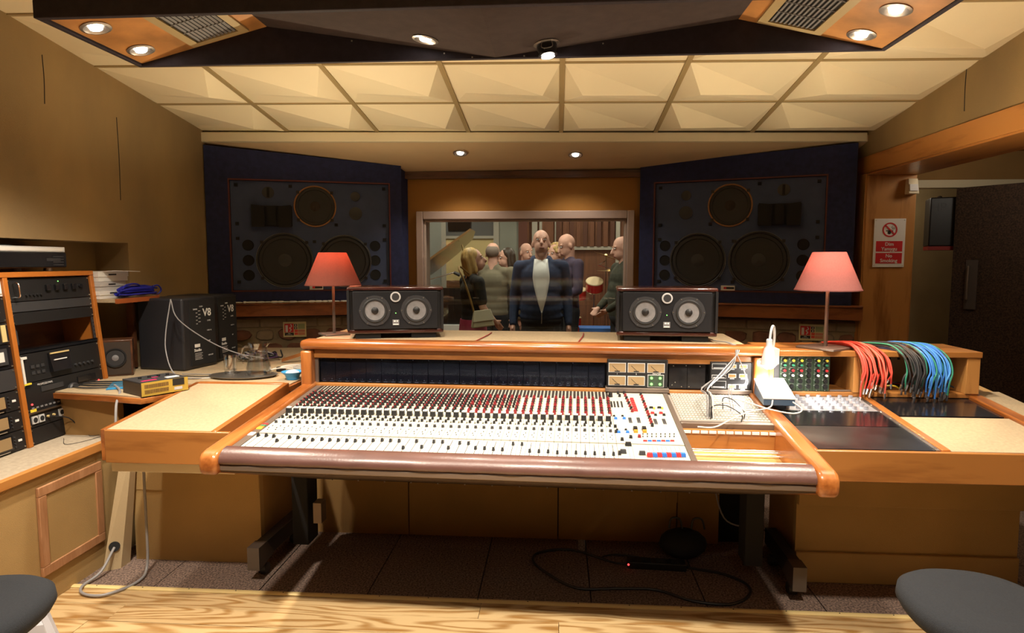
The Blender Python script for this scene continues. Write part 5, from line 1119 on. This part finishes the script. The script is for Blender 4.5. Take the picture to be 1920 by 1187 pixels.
def fire2(p, rz, label):
    t = T('fire_point_sign', label, 'sign', p, (0, 0, rz), 'fire extinguisher signs')
    MB().bb(-.085, .085, 0, .008, 0, .118).build('board', mat('glow_cream', (.66, .60, .32), .5), t)
    q = lambda n, a, b2, c, d, m, y=-.001: MB().bb(a, b2, y, 0, c, d).build(n, m, t)
    q('red_field', -.076, -.008, .036, .104, 'red'); q('black_field', -.074, -.008, .012, .033, 'black')
    q('extinguisher_print', -.068, -.050, .040, .092, 'paper', -.002); MB().tube([(-.036, -.002, .042), (-.026, -.002, .058), (-.038, -.002, .07), (-.022, -.002, .082), (-.030, -.002, .098)], .004, 5).build('flame_print', 'paper', t)
    text('FIRE', .010, (-.041, -.0016, .0255), (pi/2, 0, 0), 'white', t); text('EXTINGUISHER', .0065, (-.041, -.0016, .017), (pi/2, 0, 0), 'white', t)
    for z in (.060, .082): q('symbol_field', -.004, .018, z, z+.018, 'black'); q('symbol', .004, .011, z+.003, z+.015, 'paper', -.002)
    for z in (.016, .038): q('symbol_field', -.002, .022, z, z+.018, 'cabred')
    q('green_text_field', .024, .075, .062, .102, mat('pale_green', (.30, .36, .18), .6)); q('red_text_field', .024, .075, .038, .056, mat('pale_red1', (.55, .22, .14), .6)); q('red_text_field', .024, .075, .014, .034, mat('pale_red2', (.60, .25, .14), .6))
    return t
dL = (V((LE[1][0], LE[1][1], 0))-V((LE[0][0], LE[0][1], 0))).normalized(); nL = V((dL.y, -dL.x, 0))
pL = V((LE[0][0], LE[0][1], 0))+dL*.57+nL*.022; fire2((pL.x, pL.y, .905), atan2(dL.y, dL.x), 'cream and red fire extinguisher notice on the stone wall, left of the console post')
dR = (V((RE[0][0], RE[0][1], 0))-V((RE[1][0], RE[1][1], 0))).normalized(); nR = V((dR.y, -dR.x, 0))
pR = V((RE[1][0], RE[1][1], 0))+dR*1.27+nR*.022; fire2((pR.x, pR.y, .915), atan2(dR.y, dR.x), 'cream and red fire extinguisher notice behind the right lamp pole')
t = T('hanging_speaker', 'black speaker with a red lower edge hanging high in the passage', 'speaker', (3.12, 5.5, 1.58), (0, 0, -.35))
MB().bb(-.10, .16, -.12, .12, .03, .42).build('cabinet', 'black', t, bev=.01); MB().bb(-.10, .10, -.121, .1, .0, .03).build('red_edge', mat('red_dark', (.28, .015, .01), .5), t)
text('HP', .09, (-.04, -.1215, .34), (pi/2, 0, 0), 'dgrey', t); MB().cyl((.03, .12, .3), (.03, .3, .45), .02).build('bracket', 'black', t)
d = T('door_1', None, None, (0, 0, 0), kind='structure')
MB().hull([(3.11, 5.30, 0), (4.11, 4.0, 0), (4.16, 4.04, 0), (3.16, 5.34, 0)], [(3.11, 5.30, 2.06), (4.11, 4.0, 2.06), (4.16, 4.04, 2.06), (3.16, 5.34, 2.06)]).build('door_leaf', 'cordoor', d)
MB().hull([(3.165, 5.22, 1.12), (3.215, 5.155, 1.12), (3.21, 5.15, 1.12), (3.16, 5.215, 1.12)], [(3.165, 5.22, 1.50), (3.215, 5.155, 1.50), (3.21, 5.15, 1.50), (3.16, 5.215, 1.50)]).build('push_plate', mat('door_steel', (.16, .14, .13), .4, .6), d)
MB().tube([(3.17, 5.20, 1.45), (3.14, 5.15, 1.45), (3.14, 5.15, 1.2), (3.17, 5.20, 1.2)], .008, 8, 1).build('door_handle', 'steel', d)

# ------------------------------------------------------------ floor things and chairs
fl = 0.008
cable('black_cable', 'long black cable looped over the dark carpet under the console', [(.26, 3.09, fl), (.08, 3.20, fl), (-.08, 3.16, fl), (-.11, 3.06, fl), (-.03, 2.93, fl), (.10, 2.81, fl), (.28, 2.82, fl), (.456, 2.82, fl), (.60, 2.735, fl), (.757, 2.72, fl), (.86, 2.80, fl), (.88, 2.90, fl), (.80, 2.99, fl), (.69, 3.03, fl), (.62, 3.05, fl)], .0065, 'cabblack')
cable('black_cable', 'short black cable loop left of the black power strip on the carpet', [(.42, 3.06, fl), (.30, 3.07, fl), (.23, 3.12, fl), (.30, 3.16, fl), (.42, 3.14, fl)], .005, 'cabblack')
t = T('power_strip', 'black power strip with a red light on the carpet under the console', 'power strip', (.50, 3.05, 0), (0, 0, -.05)); MB().bb(-.15, .13, -.03, .03, 0, .035).build('body', 'black', t, bev=.004); disc('power_light', .005, .004, 'redled', t, (-.145, -.03, .022), seg=8)
for k in range(3): MB().box((-.06+k*.07, 0, .036), (.045, .045, .004)).build('socket', 'blackm', t)
t = T('black_bag', 'black bag with upright handles slumped behind the power strip', 'bag', (.64, 3.17, 0)); b = MB().ell((0, 0, .075), (.12, .08, .075), 16, 8); b.build('bag_body', 'blackm', t)
for x in (-.04, .07): MB().tube([(x-.03, 0, .15), (x-.02, 0, .20), (x+.02, 0, .20), (x+.035, 0, .15)], .005, 6).build('handle', 'black', t)
t = T('equipment_case', 'dark equipment box with pale cables behind the right console leg', 'case', (.98, 3.45, 0)); MB().bb(-.11, .14, 0, .3, 0, .60).build('body', 'blackm', t, bev=.005); MB().bb(-.10, .13, -.004, 0, .34, .58).build('panel', 'black', t)
cable('pale_cable', 'pale cable hanging in a loop behind the right console leg', [(.80, 3.28, .55), (.81, 3.26, .35), (.86, 3.25, .18), (.95, 3.24, .14), (.98, 3.25, .16)], .004, 'cabgrey')
cable('pale_cable', 'second thinner pale cable slanting behind the right console leg', [(.68, 3.30, .30), (.76, 3.28, .33), (.84, 3.28, .40), (.85, 3.28, .56)], .003, 'cabgrey')
def chair(loc, rz, label, k):
    t = T('studio_chair', label, 'chair', (loc[0], loc[1], 0), (0, 0, rz), 'grey fabric studio chairs')
    lp = []
    for s_, z in ((.80, .435), (.95, .445), (1.0, .465), (.985, .490), (.90, .506), (.70, .512), (.35, .506)):
        lp.append([V((math.copysign(abs(cos(a))**.82, cos(a))*.245*s_*(1-.10*sin(a)), math.copysign(abs(sin(a))**.82, sin(a))*.225*s_, z+.012*sin(a)*s_)) for a in [2*pi*q_/44 for q_ in range(44)]])
    MB().ring(lp).build('seat', 'fabdark', t, angle=70)
    MB().lathe([(.14, .42), (.16, .437), (.0, .437)], seg=20, caps=False).build('seat_plate', 'black', t); MB().cyl((0, 0, .10), (0, 0, .43), .025).build('gas_column', 'black', t)
    br = MB().tube([(0, -.10, .43), (0, -.27, .44), (0, -.31, .52), (0, -.31, .66)], .018, 8).build('back_support', 'black', t)
    lp = [[V((cos(a)*.20*s_, -.285-y-.02*cos(a)**2*-1, .80+sin(a)*.17*s_)) for a in [2*pi*q_/28 for q_ in range(28)]] for s_, y in ((.8, .03), (1, .02), (1, 0), (.85, -.012))]
    MB().ring(lp).build('backrest', 'fabdark', t, angle=70)
    for q_ in range(5):
        a = 2*pi*q_/5+.3; c_, s_ = cos(a), sin(a)
        lg = MB().tube([(c_*.02, s_*.02, .11), (c_*.15, s_*.15, .10), (c_*.29, s_*.29, .075)], .017, 8, 2).build('leg', 'black', t)
        MB().cyl((c_*.29-s_*.018, s_*.29+c_*.018, .027), (c_*.29+s_*.018, s_*.29-c_*.018, .027), .027, seg=14).build('caster', 'rubber', lg)
    return t
chair((-1.685, 1.605), 1.75-pi, 'dark grey fabric chair at the bottom left edge, close to the counter', 0)
chair((1.245, 1.85), -1.65+pi, 'dark grey fabric chair at the bottom right, in front of the side console', 1)
t = T('crumpled_bag', 'crumpled white plastic bag on the floor behind the left chair', 'bag', (-1.98, 2.13, 0)); rnd = random.Random(2)
lp = []
for q_, z in enumerate((0, .08, .17, .25, .30)):
    s_ = (1, 1.15, 1.0, .7, .3)[q_]; lp.append([V((cos(2*pi*k/18)*.11*s_*rnd.uniform(.8, 1.15), sin(2*pi*k/18)*.09*s_*rnd.uniform(.8, 1.15), z+rnd.uniform(-.012, .012)*(q_ > 0))) for k in range(18)])
MB().ring(lp).build('bag_film', mat('bag_white', (.55, .55, .60), .35), t, angle=20)

# ------------------------------------------------------------ live room beyond the window
gw = mat('live_grey', (.25, .26, .22), .8, var=.1, vs=3); lw = mat('live_wood', (.17, .065, .03), .6, var=.3, vs=6, st=(6, 1, .4))
struct('floor_live', MB().bb(-4.2, 3.6, 5.6, 11.4, -.14, 0), mat('live_floor', (.28, .14, .06), .4, var=.2, vs=5, st=(1, 8, 1)))
struct('ceiling_live', MB().bb(-4.2, 3.6, 5.4, 11.4, 3.25, 3.4), 'cream')
struct('wall_live_back', MB().bb(-4.2, 3.6, 11.2, 11.4, 0, 3.25), gw); struct('wall_live_left', MB().bb(-4.2, -4.0, 5.4, 11.2, 0, 3.25), gw); struct('wall_live_right', MB().bb(3.4, 3.6, 6.35, 11.2, 0, 3.25), lw)
LB = 9.6
part_ = T('wall_live_partition', None, None, (0, 0, 0), kind='structure')
def lb(name, x0, x1, z0, z1, m, y=LB, d=.06): return MB().bb(x0, x1, y, y+d, z0, z1).build(name, m, part_)
pale = mat('pale_post', (.40, .37, .31), .5); dkred = mat('dark_red_post', (.12, .035, .02), .5)
lb('post', -1.745, -1.675, 0, 2.9, pale); lb('post', -.955, -.875, 0, 2.9, pale); lb('post', -.58, -.45, 0, 2.9, dkred); lb('post', -.38, -.30, 1.5, 2.9, pale); lb('post', -.27, -.23, 1.5, 2.9, pale); lb('post', .86, .92, 0, 2.9, pale)
lb('rail', -1.675, -.955, 1.83, 1.87, pale); lb('rail', .0, .86, 1.66, 1.71, pale); lb('post', -.04, .02, 1.2, 2.9, pale)
lb('panel', -1.675, -.955, 1.87, 2.9, mat('slate_panel', (.10, .10, .10), .6), LB+.02); lb('panel', -1.675, -.955, 1.2, 1.83, mat('lit_cream', (.60, .47, .22), .6), LB+.02); lb('panel', -1.675, -.955, 0, 1.2, 'walnut', LB+.02)
lb('panel', -.875, -.58, 0, 2.9, gw, LB+.02); lb('panel', -.45, .86, 0, 2.9, lw, LB+.04)
for k in range(9): lb('slat', -.02+k*.10, .04+k*.10, 1.71, 2.9, mat('slat%d' % k, ((.15, .055, .025) if k % 2 else (.09, .03, .016)), .6), LB-.01, .05)
lb('panel', .92, 3.4, 0, 2.9, lw, LB+.04); lb('panel', -4.0, -1.745, 0, 2.9, mat('drape', (.30, .31, .28), .9), LB+.04); lb('panel', -2.1, -1.95, 1.9, 2.6, mat('ochre_block', (.5, .26, .05), .8), LB-.04)
MB().hull([(-1.64, LB, 1.95), (-1.3, LB, 1.95), (-1.3, LB+.03, 1.95), (-1.64, LB+.03, 1.95)], [(-1.64, LB-.08, 2.35), (-1.3, LB-.08, 2.35), (-1.3, LB+.03, 2.35), (-1.64, LB+.03, 2.35)]).build('screen', 'blackg', part_)
t = T('grand_piano', 'black grand piano with its brown lid raised, behind the blonde woman', 'piano', (-1.5, 8.25, 0))
out = [(-.75, -.60), (.75, -.60), (.75, -.2), (.62, .35), (.30, .75), (-.1, .95), (-.55, .95), (-.75, .7)]
MB().hull([(x, y, .62) for x, y in out], [(x, y, .98) for x, y in out]).build('case', 'blackg', t, bev=.01)
MB().bb(-.62, .62, -.72, -.60, .66, .73).build('keyboard', 'white', t); MB().bb(-.75, .75, -.62, -.60, .73, .98).build('fallboard', 'blackg', t)
cl_, sl_ = cos(.62), sin(.62)
def lidp(x, y, d): return V((-.75+(x+.75)*cl_-d*sl_, y, .99+(x+.75)*sl_+d*cl_))
MB().hull([lidp(x, y, 0) for x, y in out], [lidp(x, y, .025) for x, y in out]).build('lid', mat('lid_brown', (.22, .12, .05), .25, coat=.4), t)
MB().cyl((.45, -.2, .98), (.30, -.2, 1.70), .010).build('lid_prop', 'brass', t); MB().bb(-.5, .5, -.35, -.32, .98, 1.16).build('music_desk', 'blackg', t)
for x, y in ((-.6, -.45), (.6, -.45), (-.3, .7)): MB().cyl((x, y, 0), (x, y, .62), .05, .07).build('leg', 'blackg', t)
t = T('microphone_stand', 'thin chrome microphone stand with a boom arm left of the piano', 'microphone stand', (-1.75, 7.3, 0))
MB().cyl((0, 0, .02), (0, 0, 1.2), .009).build('pole', 'chrome', t); MB().cyl((0, 0, 1.2), (.55, .1, 1.36), .007).build('boom_arm', 'chrome', t); MB().lathe([(0, 0), (.13, 0), (.12, .02), (.01, .03)], seg=24).build('base', 'black', t); MB().cyl((.55, .1, 1.36), (.62, .11, 1.33), .018, .022).build('microphone', 'dgrey', t)
# drum kit
t = T('drum_kit', 'red drum kit with cymbals on stands at the right of the live room', 'drum kit', (.45, 8.6, 0)); rs = mat('drum_red', (.55, .015, .02), .25, coat=.5); hd = mat('drum_head', (.62, .48, .28), .5)
bd = MB().lathe([(.26, -.22), (.26, .2)], (-.04, 0, .27), 'Y', 32).build('bass_drum', rs, t); MB().lathe([(.275, -.225), (.275, -.20), (.255, -.20), (.255, -.225)], (-.04, 0, .27), 'Y', 32, caps=False).build('hoop', 'brass', bd); MB().lathe([(.255, -.222), (0, -.222)], (-.04, 0, .27), 'Y', 32, caps=False).build('drum_head', hd, bd)
for nm, x, y, z, r_, h, tl_ in (('tom', .04, -.1, 1.17, .115, .13, .5), ('tom', -.16, .0, 1.05, .10, .13, .3), ('floor_tom', -.30, -.15, .62, .17, .26, 0)):
    q_ = MB(MX.Translation((x, y, z)) @ MX.Rotation(tl_ if nm == 'tom' else 0, 4, 'X')); q_.lathe([(r_, -h/2), (r_, h/2)], seg=26); s_ = q_.build(nm, rs, t)
    q_ = MB(MX.Translation((x, y, z)) @ MX.Rotation(tl_ if nm == 'tom' else 0, 4, 'X')); q_.lathe([(r_*1.02, h/2), (r_*.98, h/2+.01), (0, h/2+.01)], seg=26, caps=False); q_.build('batter_head', hd, s_)
    q_ = MB(MX.Translation((x, y, z)) @ MX.Rotation(tl_ if nm == 'tom' else 0, 4, 'X')); q_.lathe([(r_*1.03, -h/2), (r_*1.03, -h/2+.012), (r_, -h/2+.012)], seg=26, caps=False); q_.build('hoop', 'chrome', s_)
MB().lathe([(.12, 0), (.12, .012), (0, .012)], (.03, -.17, 1.07), 'Y', 26, caps=False)
MB().cyl((.04, -.02, .5), (.04, -.05, 1.1), .012).build('tom_mount', 'chrome', t)
for x, y, z, r_, tl_ in ((.22, -.15, 1.36, .16, .06), (.20, .1, 1.56, .17, .35)):
    q_ = MB(MX.Translation((x, y, z)) @ MX.Rotation(tl_, 4, 'Y')); q_.lathe([(r_, 0), (.03, .012), (.018, .028), (0, .030)], seg=28, caps=False); q_.build('cymbal', mat('cymbal%g' % x, (.62, .46, .2), .3, 1), t)
    MB().cyl((x, y, .5), (x, y, z+.03), .009).build('stand_tube', 'chrome', t)
    for a in (0, 2.1, 4.2): MB().cyl((x, y, .55), (x+cos(a)*.28, y+sin(a)*.28, .01), .008).build('stand_leg', 'chrome', t)
MB().tube([(.20, .1, 1.50), (.10, .05, 1.44), (.30, .02, 1.38)], .008, 6, 1).build('boom_arm', 'chrome', t)
t = T('low_table', 'low table with a blue cloth in front of the drum kit', 'table', (.58, 7.35, 0)); MB().bb(-.32, .30, -.2, .2, .70, .73).build('top', 'oakx', t); MB().bb(-.33, .30, -.22, .1, .73, .745).bb(-.33, .30, -.222, -.212, .66, .745).build('blue_cloth', 'blue', t, kind='stuff')
for x in (-.3, .3):
    for y in (-.15, .15): MB().bb(x-.02, x+.02, y-.02, y+.02, 0, .70).build('leg', 'black', t)

# ------------------------------------------------------------ people
DG = bpy.context.evaluated_depsgraph_get
def blob(name, prims, m, parent, vox=.009, sm=3):
    b = MB()
    for p in prims:
        if p[0] == 'c': b.cyl(p[1], p[2], p[3], p[4], 14); b.ell(p[1], (p[3],)*3, 12, 8); b.ell(p[2], (p[4],)*3, 12, 8)
        else: b.ell(p[1], p[2], 16, 10, p[3] if len(p) > 3 else None)
    o = b.build(name, m, parent); r = o.modifiers.new('r', 'REMESH'); r.mode = 'VOXEL'; r.voxel_size = vox; r.use_smooth_shade = True
    s = o.modifiers.new('s', 'SMOOTH'); s.iterations = sm; s.factor = .5
    me = bpy.data.meshes.new_from_object(o.evaluated_get(DG())); o.modifiers.clear(); old = o.data; o.data = me; bpy.data.meshes.remove(old)
    for p in me.polygons: p.use_smooth = True
    return o
hairm = dict(blonde=mat('hair_blonde', (.55, .36, .13), .5, var=.35, vs=60, st=(1, 1, .15)), dark=mat('hair_dark', (.035, .02, .012), .5), grey=mat('hair_grey', (.22, .17, .14), .7), none=None)
def person(label, loc, rz, H, top, topm, legm, hair='grey', look=(0, 0), arms=None, build=1.0, skirt=None, sleeves=True, coat=None, shoes='black', lean=0, group=None):
    """facing -Y before rotation; look = (pitch up, turn)"""
    t = T('person', label, 'person', loc, (0, 0, rz), group); k = H/1.75
    S = lambda *p: V(p)*k
    def Ln(v): return MX.Rotation(lean, 3, 'X') @ (v-S(0, 0, .95))+S(0, 0, .95) if v.z > .95*k else v
    hc = Ln(S(0, -.015, 1.612)); hr = Euler((look[0], 0, look[1])).to_matrix()
    def h(x, y, z): return hc+hr @ (V((x, y, z))*k)
    arms = arms or [[(.20, .01, 1.41), (.265, .03, 1.13), (.275, -.06, .88)], [(-.20, .01, 1.41), (-.265, .03, 1.13), (-.275, -.06, .88)]]
    arms = [[Ln(S(a[0]*(build if i_ < 3 else 1), a[1], a[2])) for i_, a in enumerate(A)] for A in arms]
    E_ = lambda c, r, e=None: ('e', c, tuple(q_*k for q_ in r)) if e is None else ('e', c, tuple(q_*k for q_ in r), e)
    eu = Euler((look[0], 0, look[1]))
    body = [E_(h(0, .012, .025), (.075, .095, .095), eu), E_(h(0, -.02, -.045), (.060, .072, .072), eu), E_(h(0, -.045, -.085), (.036, .035, .026), eu),
            ('c', h(0, -.092, .01), h(0, -.112, -.028), .010*k, .017*k), E_(h(.078, .01, -.015), (.010, .020, .032), eu), E_(h(-.078, .01, -.015), (.010, .020, .032), eu),
            E_(h(0, -.088, -.060), (.026, .012, .008), eu), E_(h(0, -.086, -.074), (.022, .012, .007), eu), E_(h(.030, -.076, .030), (.024, .012, .008), eu), E_(h(-.030, -.076, .030), (.024, .012, .008), eu),
            ('c', Ln(S(0, .02, 1.42)), h(0, .015, -.06), .058*k, .054*k), E_(Ln(S(0, 0, 1.30)), (.145*build, .095*build, .16)), E_(Ln(S(0, -.01, 1.08)), (.135*build, .10*build, .16)), E_(S(0, 0, .94), (.155*build, .105*build, .12))]
    for sx in (-1, 1):
        body += [('c', S(.085*sx, 0, .92), S(.095*sx, -.02, .49), .082*k, .052*k), ('c', S(.095*sx, -.02, .49), S(.10*sx, .02, .09), .050*k, .034*k), ('c', S(.10*sx, .02, .05), S(.11*sx, -.13, .03), .034*k, .028*k)]
    for A in arms:
        body += [('c', A[0], A[1], .048*k, .036*k), ('c', A[1], A[2], .036*k, .025*k)]
        d = (A[2]-A[1]).normalized(); sd_ = V((0, 1, 0)).cross(d).normalized() if abs(d.y) < .9 else V((1, 0, 0)); fw = V((0, -1, 0)); fw = (fw-d*fw.dot(d)).normalized()
        pm = A[2]+d*.05*k; body.append(('c', A[2], pm, .022*k, .026*k)); body.append(('c', pm+fw*.018*k, pm-fw*.018*k+d*.02*k, .017*k, .016*k))
        for q_, (o_, L_) in enumerate(((-.026, .060), (-.009, .072), (.009, .068), (.025, .052))):
            f0 = pm+fw*(-o_)*k+d*.015*k; f1 = f0+(d*L_*.6)*k; f2 = f1+(d*.030-sd_*.0*1)*k+V((0, 0, 0)); body += [('c', f0, f1, .0088*k, .0082*k), ('c', f1, f2, .0082*k, .007*k)]
        th0 = A[2]+d*.02*k+fw*.018*k; body.append(('c', th0, th0+(fw*.032+d*.030)*k, .010*k, .009*k))
    blob('body', body, 'skin', t, .009, 2)
    for sx in (-1, 1):
        e = MB().ell(h(.030*sx, -.080, .012), (.0125*k, .010*k, .0075*k), 10, 6).build('eye', 'white', t); MB().ell(h(.030*sx, -.0885, .012), (.0055*k, .004*k, .0055*k), 8, 5).build('iris', 'dgrey', e)
        MB().tube([h(.014*sx, -.089, .033), h(.030*sx, -.091, .038), (h(.048*sx, -.080, .034))], .0016*k, 5).build('eyebrow', 'hessian_dark', t)
    MB().tube([h(-.024, -.093, -.066), h(0, -.100, -.064), h(.024, -.093, -.066)], .0035*k, 5).build('mouth', mat('lip', (.30, .09, .08), .5), t)
    # clothes
    b2 = build
    tor = [E_(Ln(S(0, -.006, 1.20)), (.160*b2, .118*b2, .15)), E_(S(0, -.008, 1.02), (.163*b2, .122*b2, .14)), E_(Ln(S(0, .005, 1.31)), (.165*b2, .115*b2, .15)), E_(Ln(S(0, -.012, 1.10)), (.155*b2, .122*b2, .17)), E_(S(0, 0, .955), (.168*b2, .118*b2, .10)), ('c', Ln(S(-.12*b2, .01, 1.405)), Ln(S(.12*b2, .01, 1.405)), .060*k, .060*k), ('c', Ln(S(-.05, .015, 1.44)), Ln(S(.05, .015, 1.44)), .055*k, .055*k)]
    for A in arms:
        tor.append(('c', A[0], A[1] if sleeves else A[0]+(A[1]-A[0])*.75, .062*k, .052*k if sleeves else .056*k))
        if sleeves: tor.append(('c', A[1], A[2]-(A[2]-A[1])*.06, .050*k, .036*k))
    if top == 'jacket': tor.append(('c', Ln(S(-.06, .05, 1.46)), Ln(S(.06, .05, 1.46)), .045*k, .045*k))
    tp = blob(top, tor, topm, t, .011, 3)
    if top == 'jacket':
        from mathutils.bvhtree import BVHTree
        bv = BVHTree.FromPolygons([v.co.copy() for v in tp.data.vertices], [tuple(p.vertices) for p in tp.data.polygons]); rows = []
        for q_ in range(13):
            z = 1.47-.49*q_/12; hw = .060+.018*sin(q_/12*pi)-.060*max(0, q_/12-.35)/.65
            row = []
            for r_ in range(7):
                x = (-hw+2*hw*r_/6)+.012*(q_/12); p, n_, i_, d_2 = bv.ray_cast(V((x*k, -1, z*k)), V((0, 1, 0))); row.append(V((x*k, (p.y if p else -.08*k)-.006, z*k)))
            rows.append(row)
        ts = MB(); ts._f([v for r_ in rows for v in r_], [(a*7+b_, a*7+b_+1, (a+1)*7+b_+1, (a+1)*7+b_) for a in range(12) for b_ in range(6)], True)
        so = ts.build('t_shirt', 'white', t).modifiers.new('thick', 'SOLIDIFY'); so.thickness = .004
        MB().tube([Ln(S(.012, -.142*b2, 1.0)), Ln(S(.010, -.140*b2, .90))], .004, 6).build('zip', 'steel', tp)
    if skirt: 
        MB().ring([[V((cos(2*pi*q_/28)*rx*k, sin(2*pi*q_/28)*ry*k, z*k)) for q_ in range(28)] for rx, ry, z in ((.205, .17, .50), (.195, .15, .75), (.172, .128, .98), (.165, .12, 1.03))]).build('skirt', skirt, t)
    else:
        lg = [E_(S(0, 0, .92), (.165*b2, .115*b2, .10))]
        for sx in (-1, 1): lg += [('c', S(.085*sx, 0, .90), S(.095*sx, -.02, .49), .095*k, .066*k), ('c', S(.095*sx, -.02, .49), S(.10*sx, .02, .09), .064*k, .055*k)]
        blob('trousers', lg, legm, t, .012, 3)
    sh = []
    for sx in (-1, 1): sh += [('c', S(.10*sx, .03, .048), S(.112*sx, -.15, .036), .046*k, .036*k)]
    blob('shoes', sh, shoes, t, .010, 2)
    hm = hairm.get(hair)
    if hair == 'blonde' or hair == 'dark':
        L_ = .20 if hair == 'blonde' else .12
        hp = [E_(h(0, .030, .045), (.090, .092, .090), eu), ('c', h(.062, .02, .03), h(.080, .015, -.11), .030*k, .026*k), ('c', h(-.062, .02, .03), h(-.080, .015, -.11), .030*k, .026*k), ('c', h(0, .075, .03), h(0, .085, -.11), .055*k, .045*k), ('c', h(.045, .07, .03), h(.06, .065, -L_*.75), .045*k, .035*k), ('c', h(-.045, .07, .03), h(-.06, .065, -L_*.75), .045*k, .035*k)]
        blob('hair', hp, hm, t, .010, 2)
    elif hair == 'curly':
        hp = []; rr_ = random.Random(8)
        for q_ in range(34):
            a, b3 = rr_.uniform(0, 2*pi), rr_.uniform(-.5, 1.4)
            p = V((cos(a)*cos(b3)*.085, .03+sin(a)*cos(b3)*.085, .03+sin(b3)*.085))
            if p.y > -.045 or p.z > .06: hp.append(('e', h(*p), (.030*k,)*3))
        blob('hair', hp, hairm['blonde'], t, .010, 1)
    elif hair == 'grey':
        blob('hair', [E_(h(0, .035, .022), (.078, .080, .078), eu)], hm, t, .010, 2)
    return t
navy_h = mat('hoodie_navy', (.035, .055, .12), .9, var=.2, vs=40); plum = mat('sweater_plum', (.06, .045, .085), .9); olive = mat('olive_shirt', (.20, .175, .12), .9); blk = mat('black_top', (.022, .020, .018), .8, var=.3, vs=60); jeans = mat('dark_trousers', (.02, .02, .024), .9); parka = mat('parka_green', (.05, .052, .035), .9, var=.3, vs=20)
person('stout man in an open navy hoodie over a white shirt looking up, centre of window', (-.150, 5.95, 0), .0, 1.80, 'jacket', navy_h, jeans, 'grey', (-.20, .06), build=1.16, arms=[[(.165, .01, 1.40), (.205, .03, 1.13), (.215, -.06, .88)], [(-.165, .01, 1.40), (-.205, .03, 1.13), (-.215, -.06, .88)]])
w1 = person('blonde woman in a black top and pink skirt looking up to the right', (-.775, 5.85, 0), 2.05, 1.63, 'top', blk, jeans, 'blonde', (-.20, -.25), skirt=mat('skirt_pink', (.36, .035, .085), .8), sleeves=False,
  arms=[[(.19, .01, 1.40), (.22, -.01, 1.16), (.17, -.10, .96)], [(-.19, .01, 1.40), (-.22, -.02, 1.16), (-.17, -.16, 1.02)]])
person('bald man in a plum-navy sweater looking down, between hoodie man and drum kit', (.115, 7.2, 0), -1.05, 1.81, 'sweater', plum, jeans, 'bald', (.42, -.1), arms=[[(.20, .01, 1.41), (.25, -.02, 1.14), (.12, -.20, 1.02)], [(-.20, .01, 1.41), (-.25, -.02, 1.14), (-.12, -.20, 1.02)]])
person('man in an olive shirt seen from behind, right of the blonde woman', (-.70, 6.95, 0), 3.0, 1.71, 'shirt', olive, jeans, 'grey', (0, 0), build=1.06)
person('dark-haired woman in a dark striped top behind the man in the olive shirt', (-.60, 7.65, 0), -1.0, 1.66, 'top', mat('dark_stripe', (.05, .04, .035), .9, var=.6, vs=30, st=(.1, .1, 3)), jeans, 'dark', (.1, -.2))
person('person in a dusty pink top half hidden left of the man in the hoodie', (-.40, 8.2, 0), .4, 1.74, 'top', mat('pink_top', (.42, .16, .14), .8), jeans, 'grey', (.1, .2))
person('curly blonde person half hidden behind the right shoulder of the hoodie man', (-.03, 7.9, 0), -.3, 1.72, 'top', mat('tan_top', (.22, .14, .08), .8), jeans, 'curly', (.1, -.4))
person('bald man in a dark green parka cut off by the right window frame', (.665, 6.6, 0), -1.35, 1.76, 'parka', parka, jeans, 'bald', (.22, 0), build=1.12, arms=[[(.20, .01, 1.41), (.27, -.02, 1.14), (.14, -.20, 1.0)], [(-.20, .01, 1.41), (-.27, -.02, 1.14), (-.14, -.20, 1.0)]])
t = T('shoulder_bag', 'pale canvas shoulder bag hanging at the hip of the blonde woman', 'bag', (-.655, 5.62, .90), (0, 0, .35))
MB().hull([(-.105, -.035, 0), (.105, -.035, .02), (.105, .035, .02), (-.105, .035, 0)], [(-.085, -.02, .15), (.06, -.02, .165), (.06, .02, .165), (-.085, .02, .15)]).build('bag_body', mat('canvas', (.50, .44, .32), .9), t, bev=.012)
MB().hull([(-.10, -.040, .055), (.10, -.040, .075), (.10, -.034, .075), (-.10, -.034, .055)], [(-.085, -.026, .155), (.062, -.026, .170), (.062, -.018, .170), (-.085, -.018, .155)]).build('flap', mat('canvas2', (.55, .49, .37), .9), t, bev=.004)
MB().tube([(-.08, 0, .14), (-.13, -.02, .30), (-.18, .0, .45), (-.20, .06, .52), (-.17, .14, .54), (-.06, .20, .46)], .009, 6).build('strap', mat('strap_tan', (.28, .16, .04), .6), t)
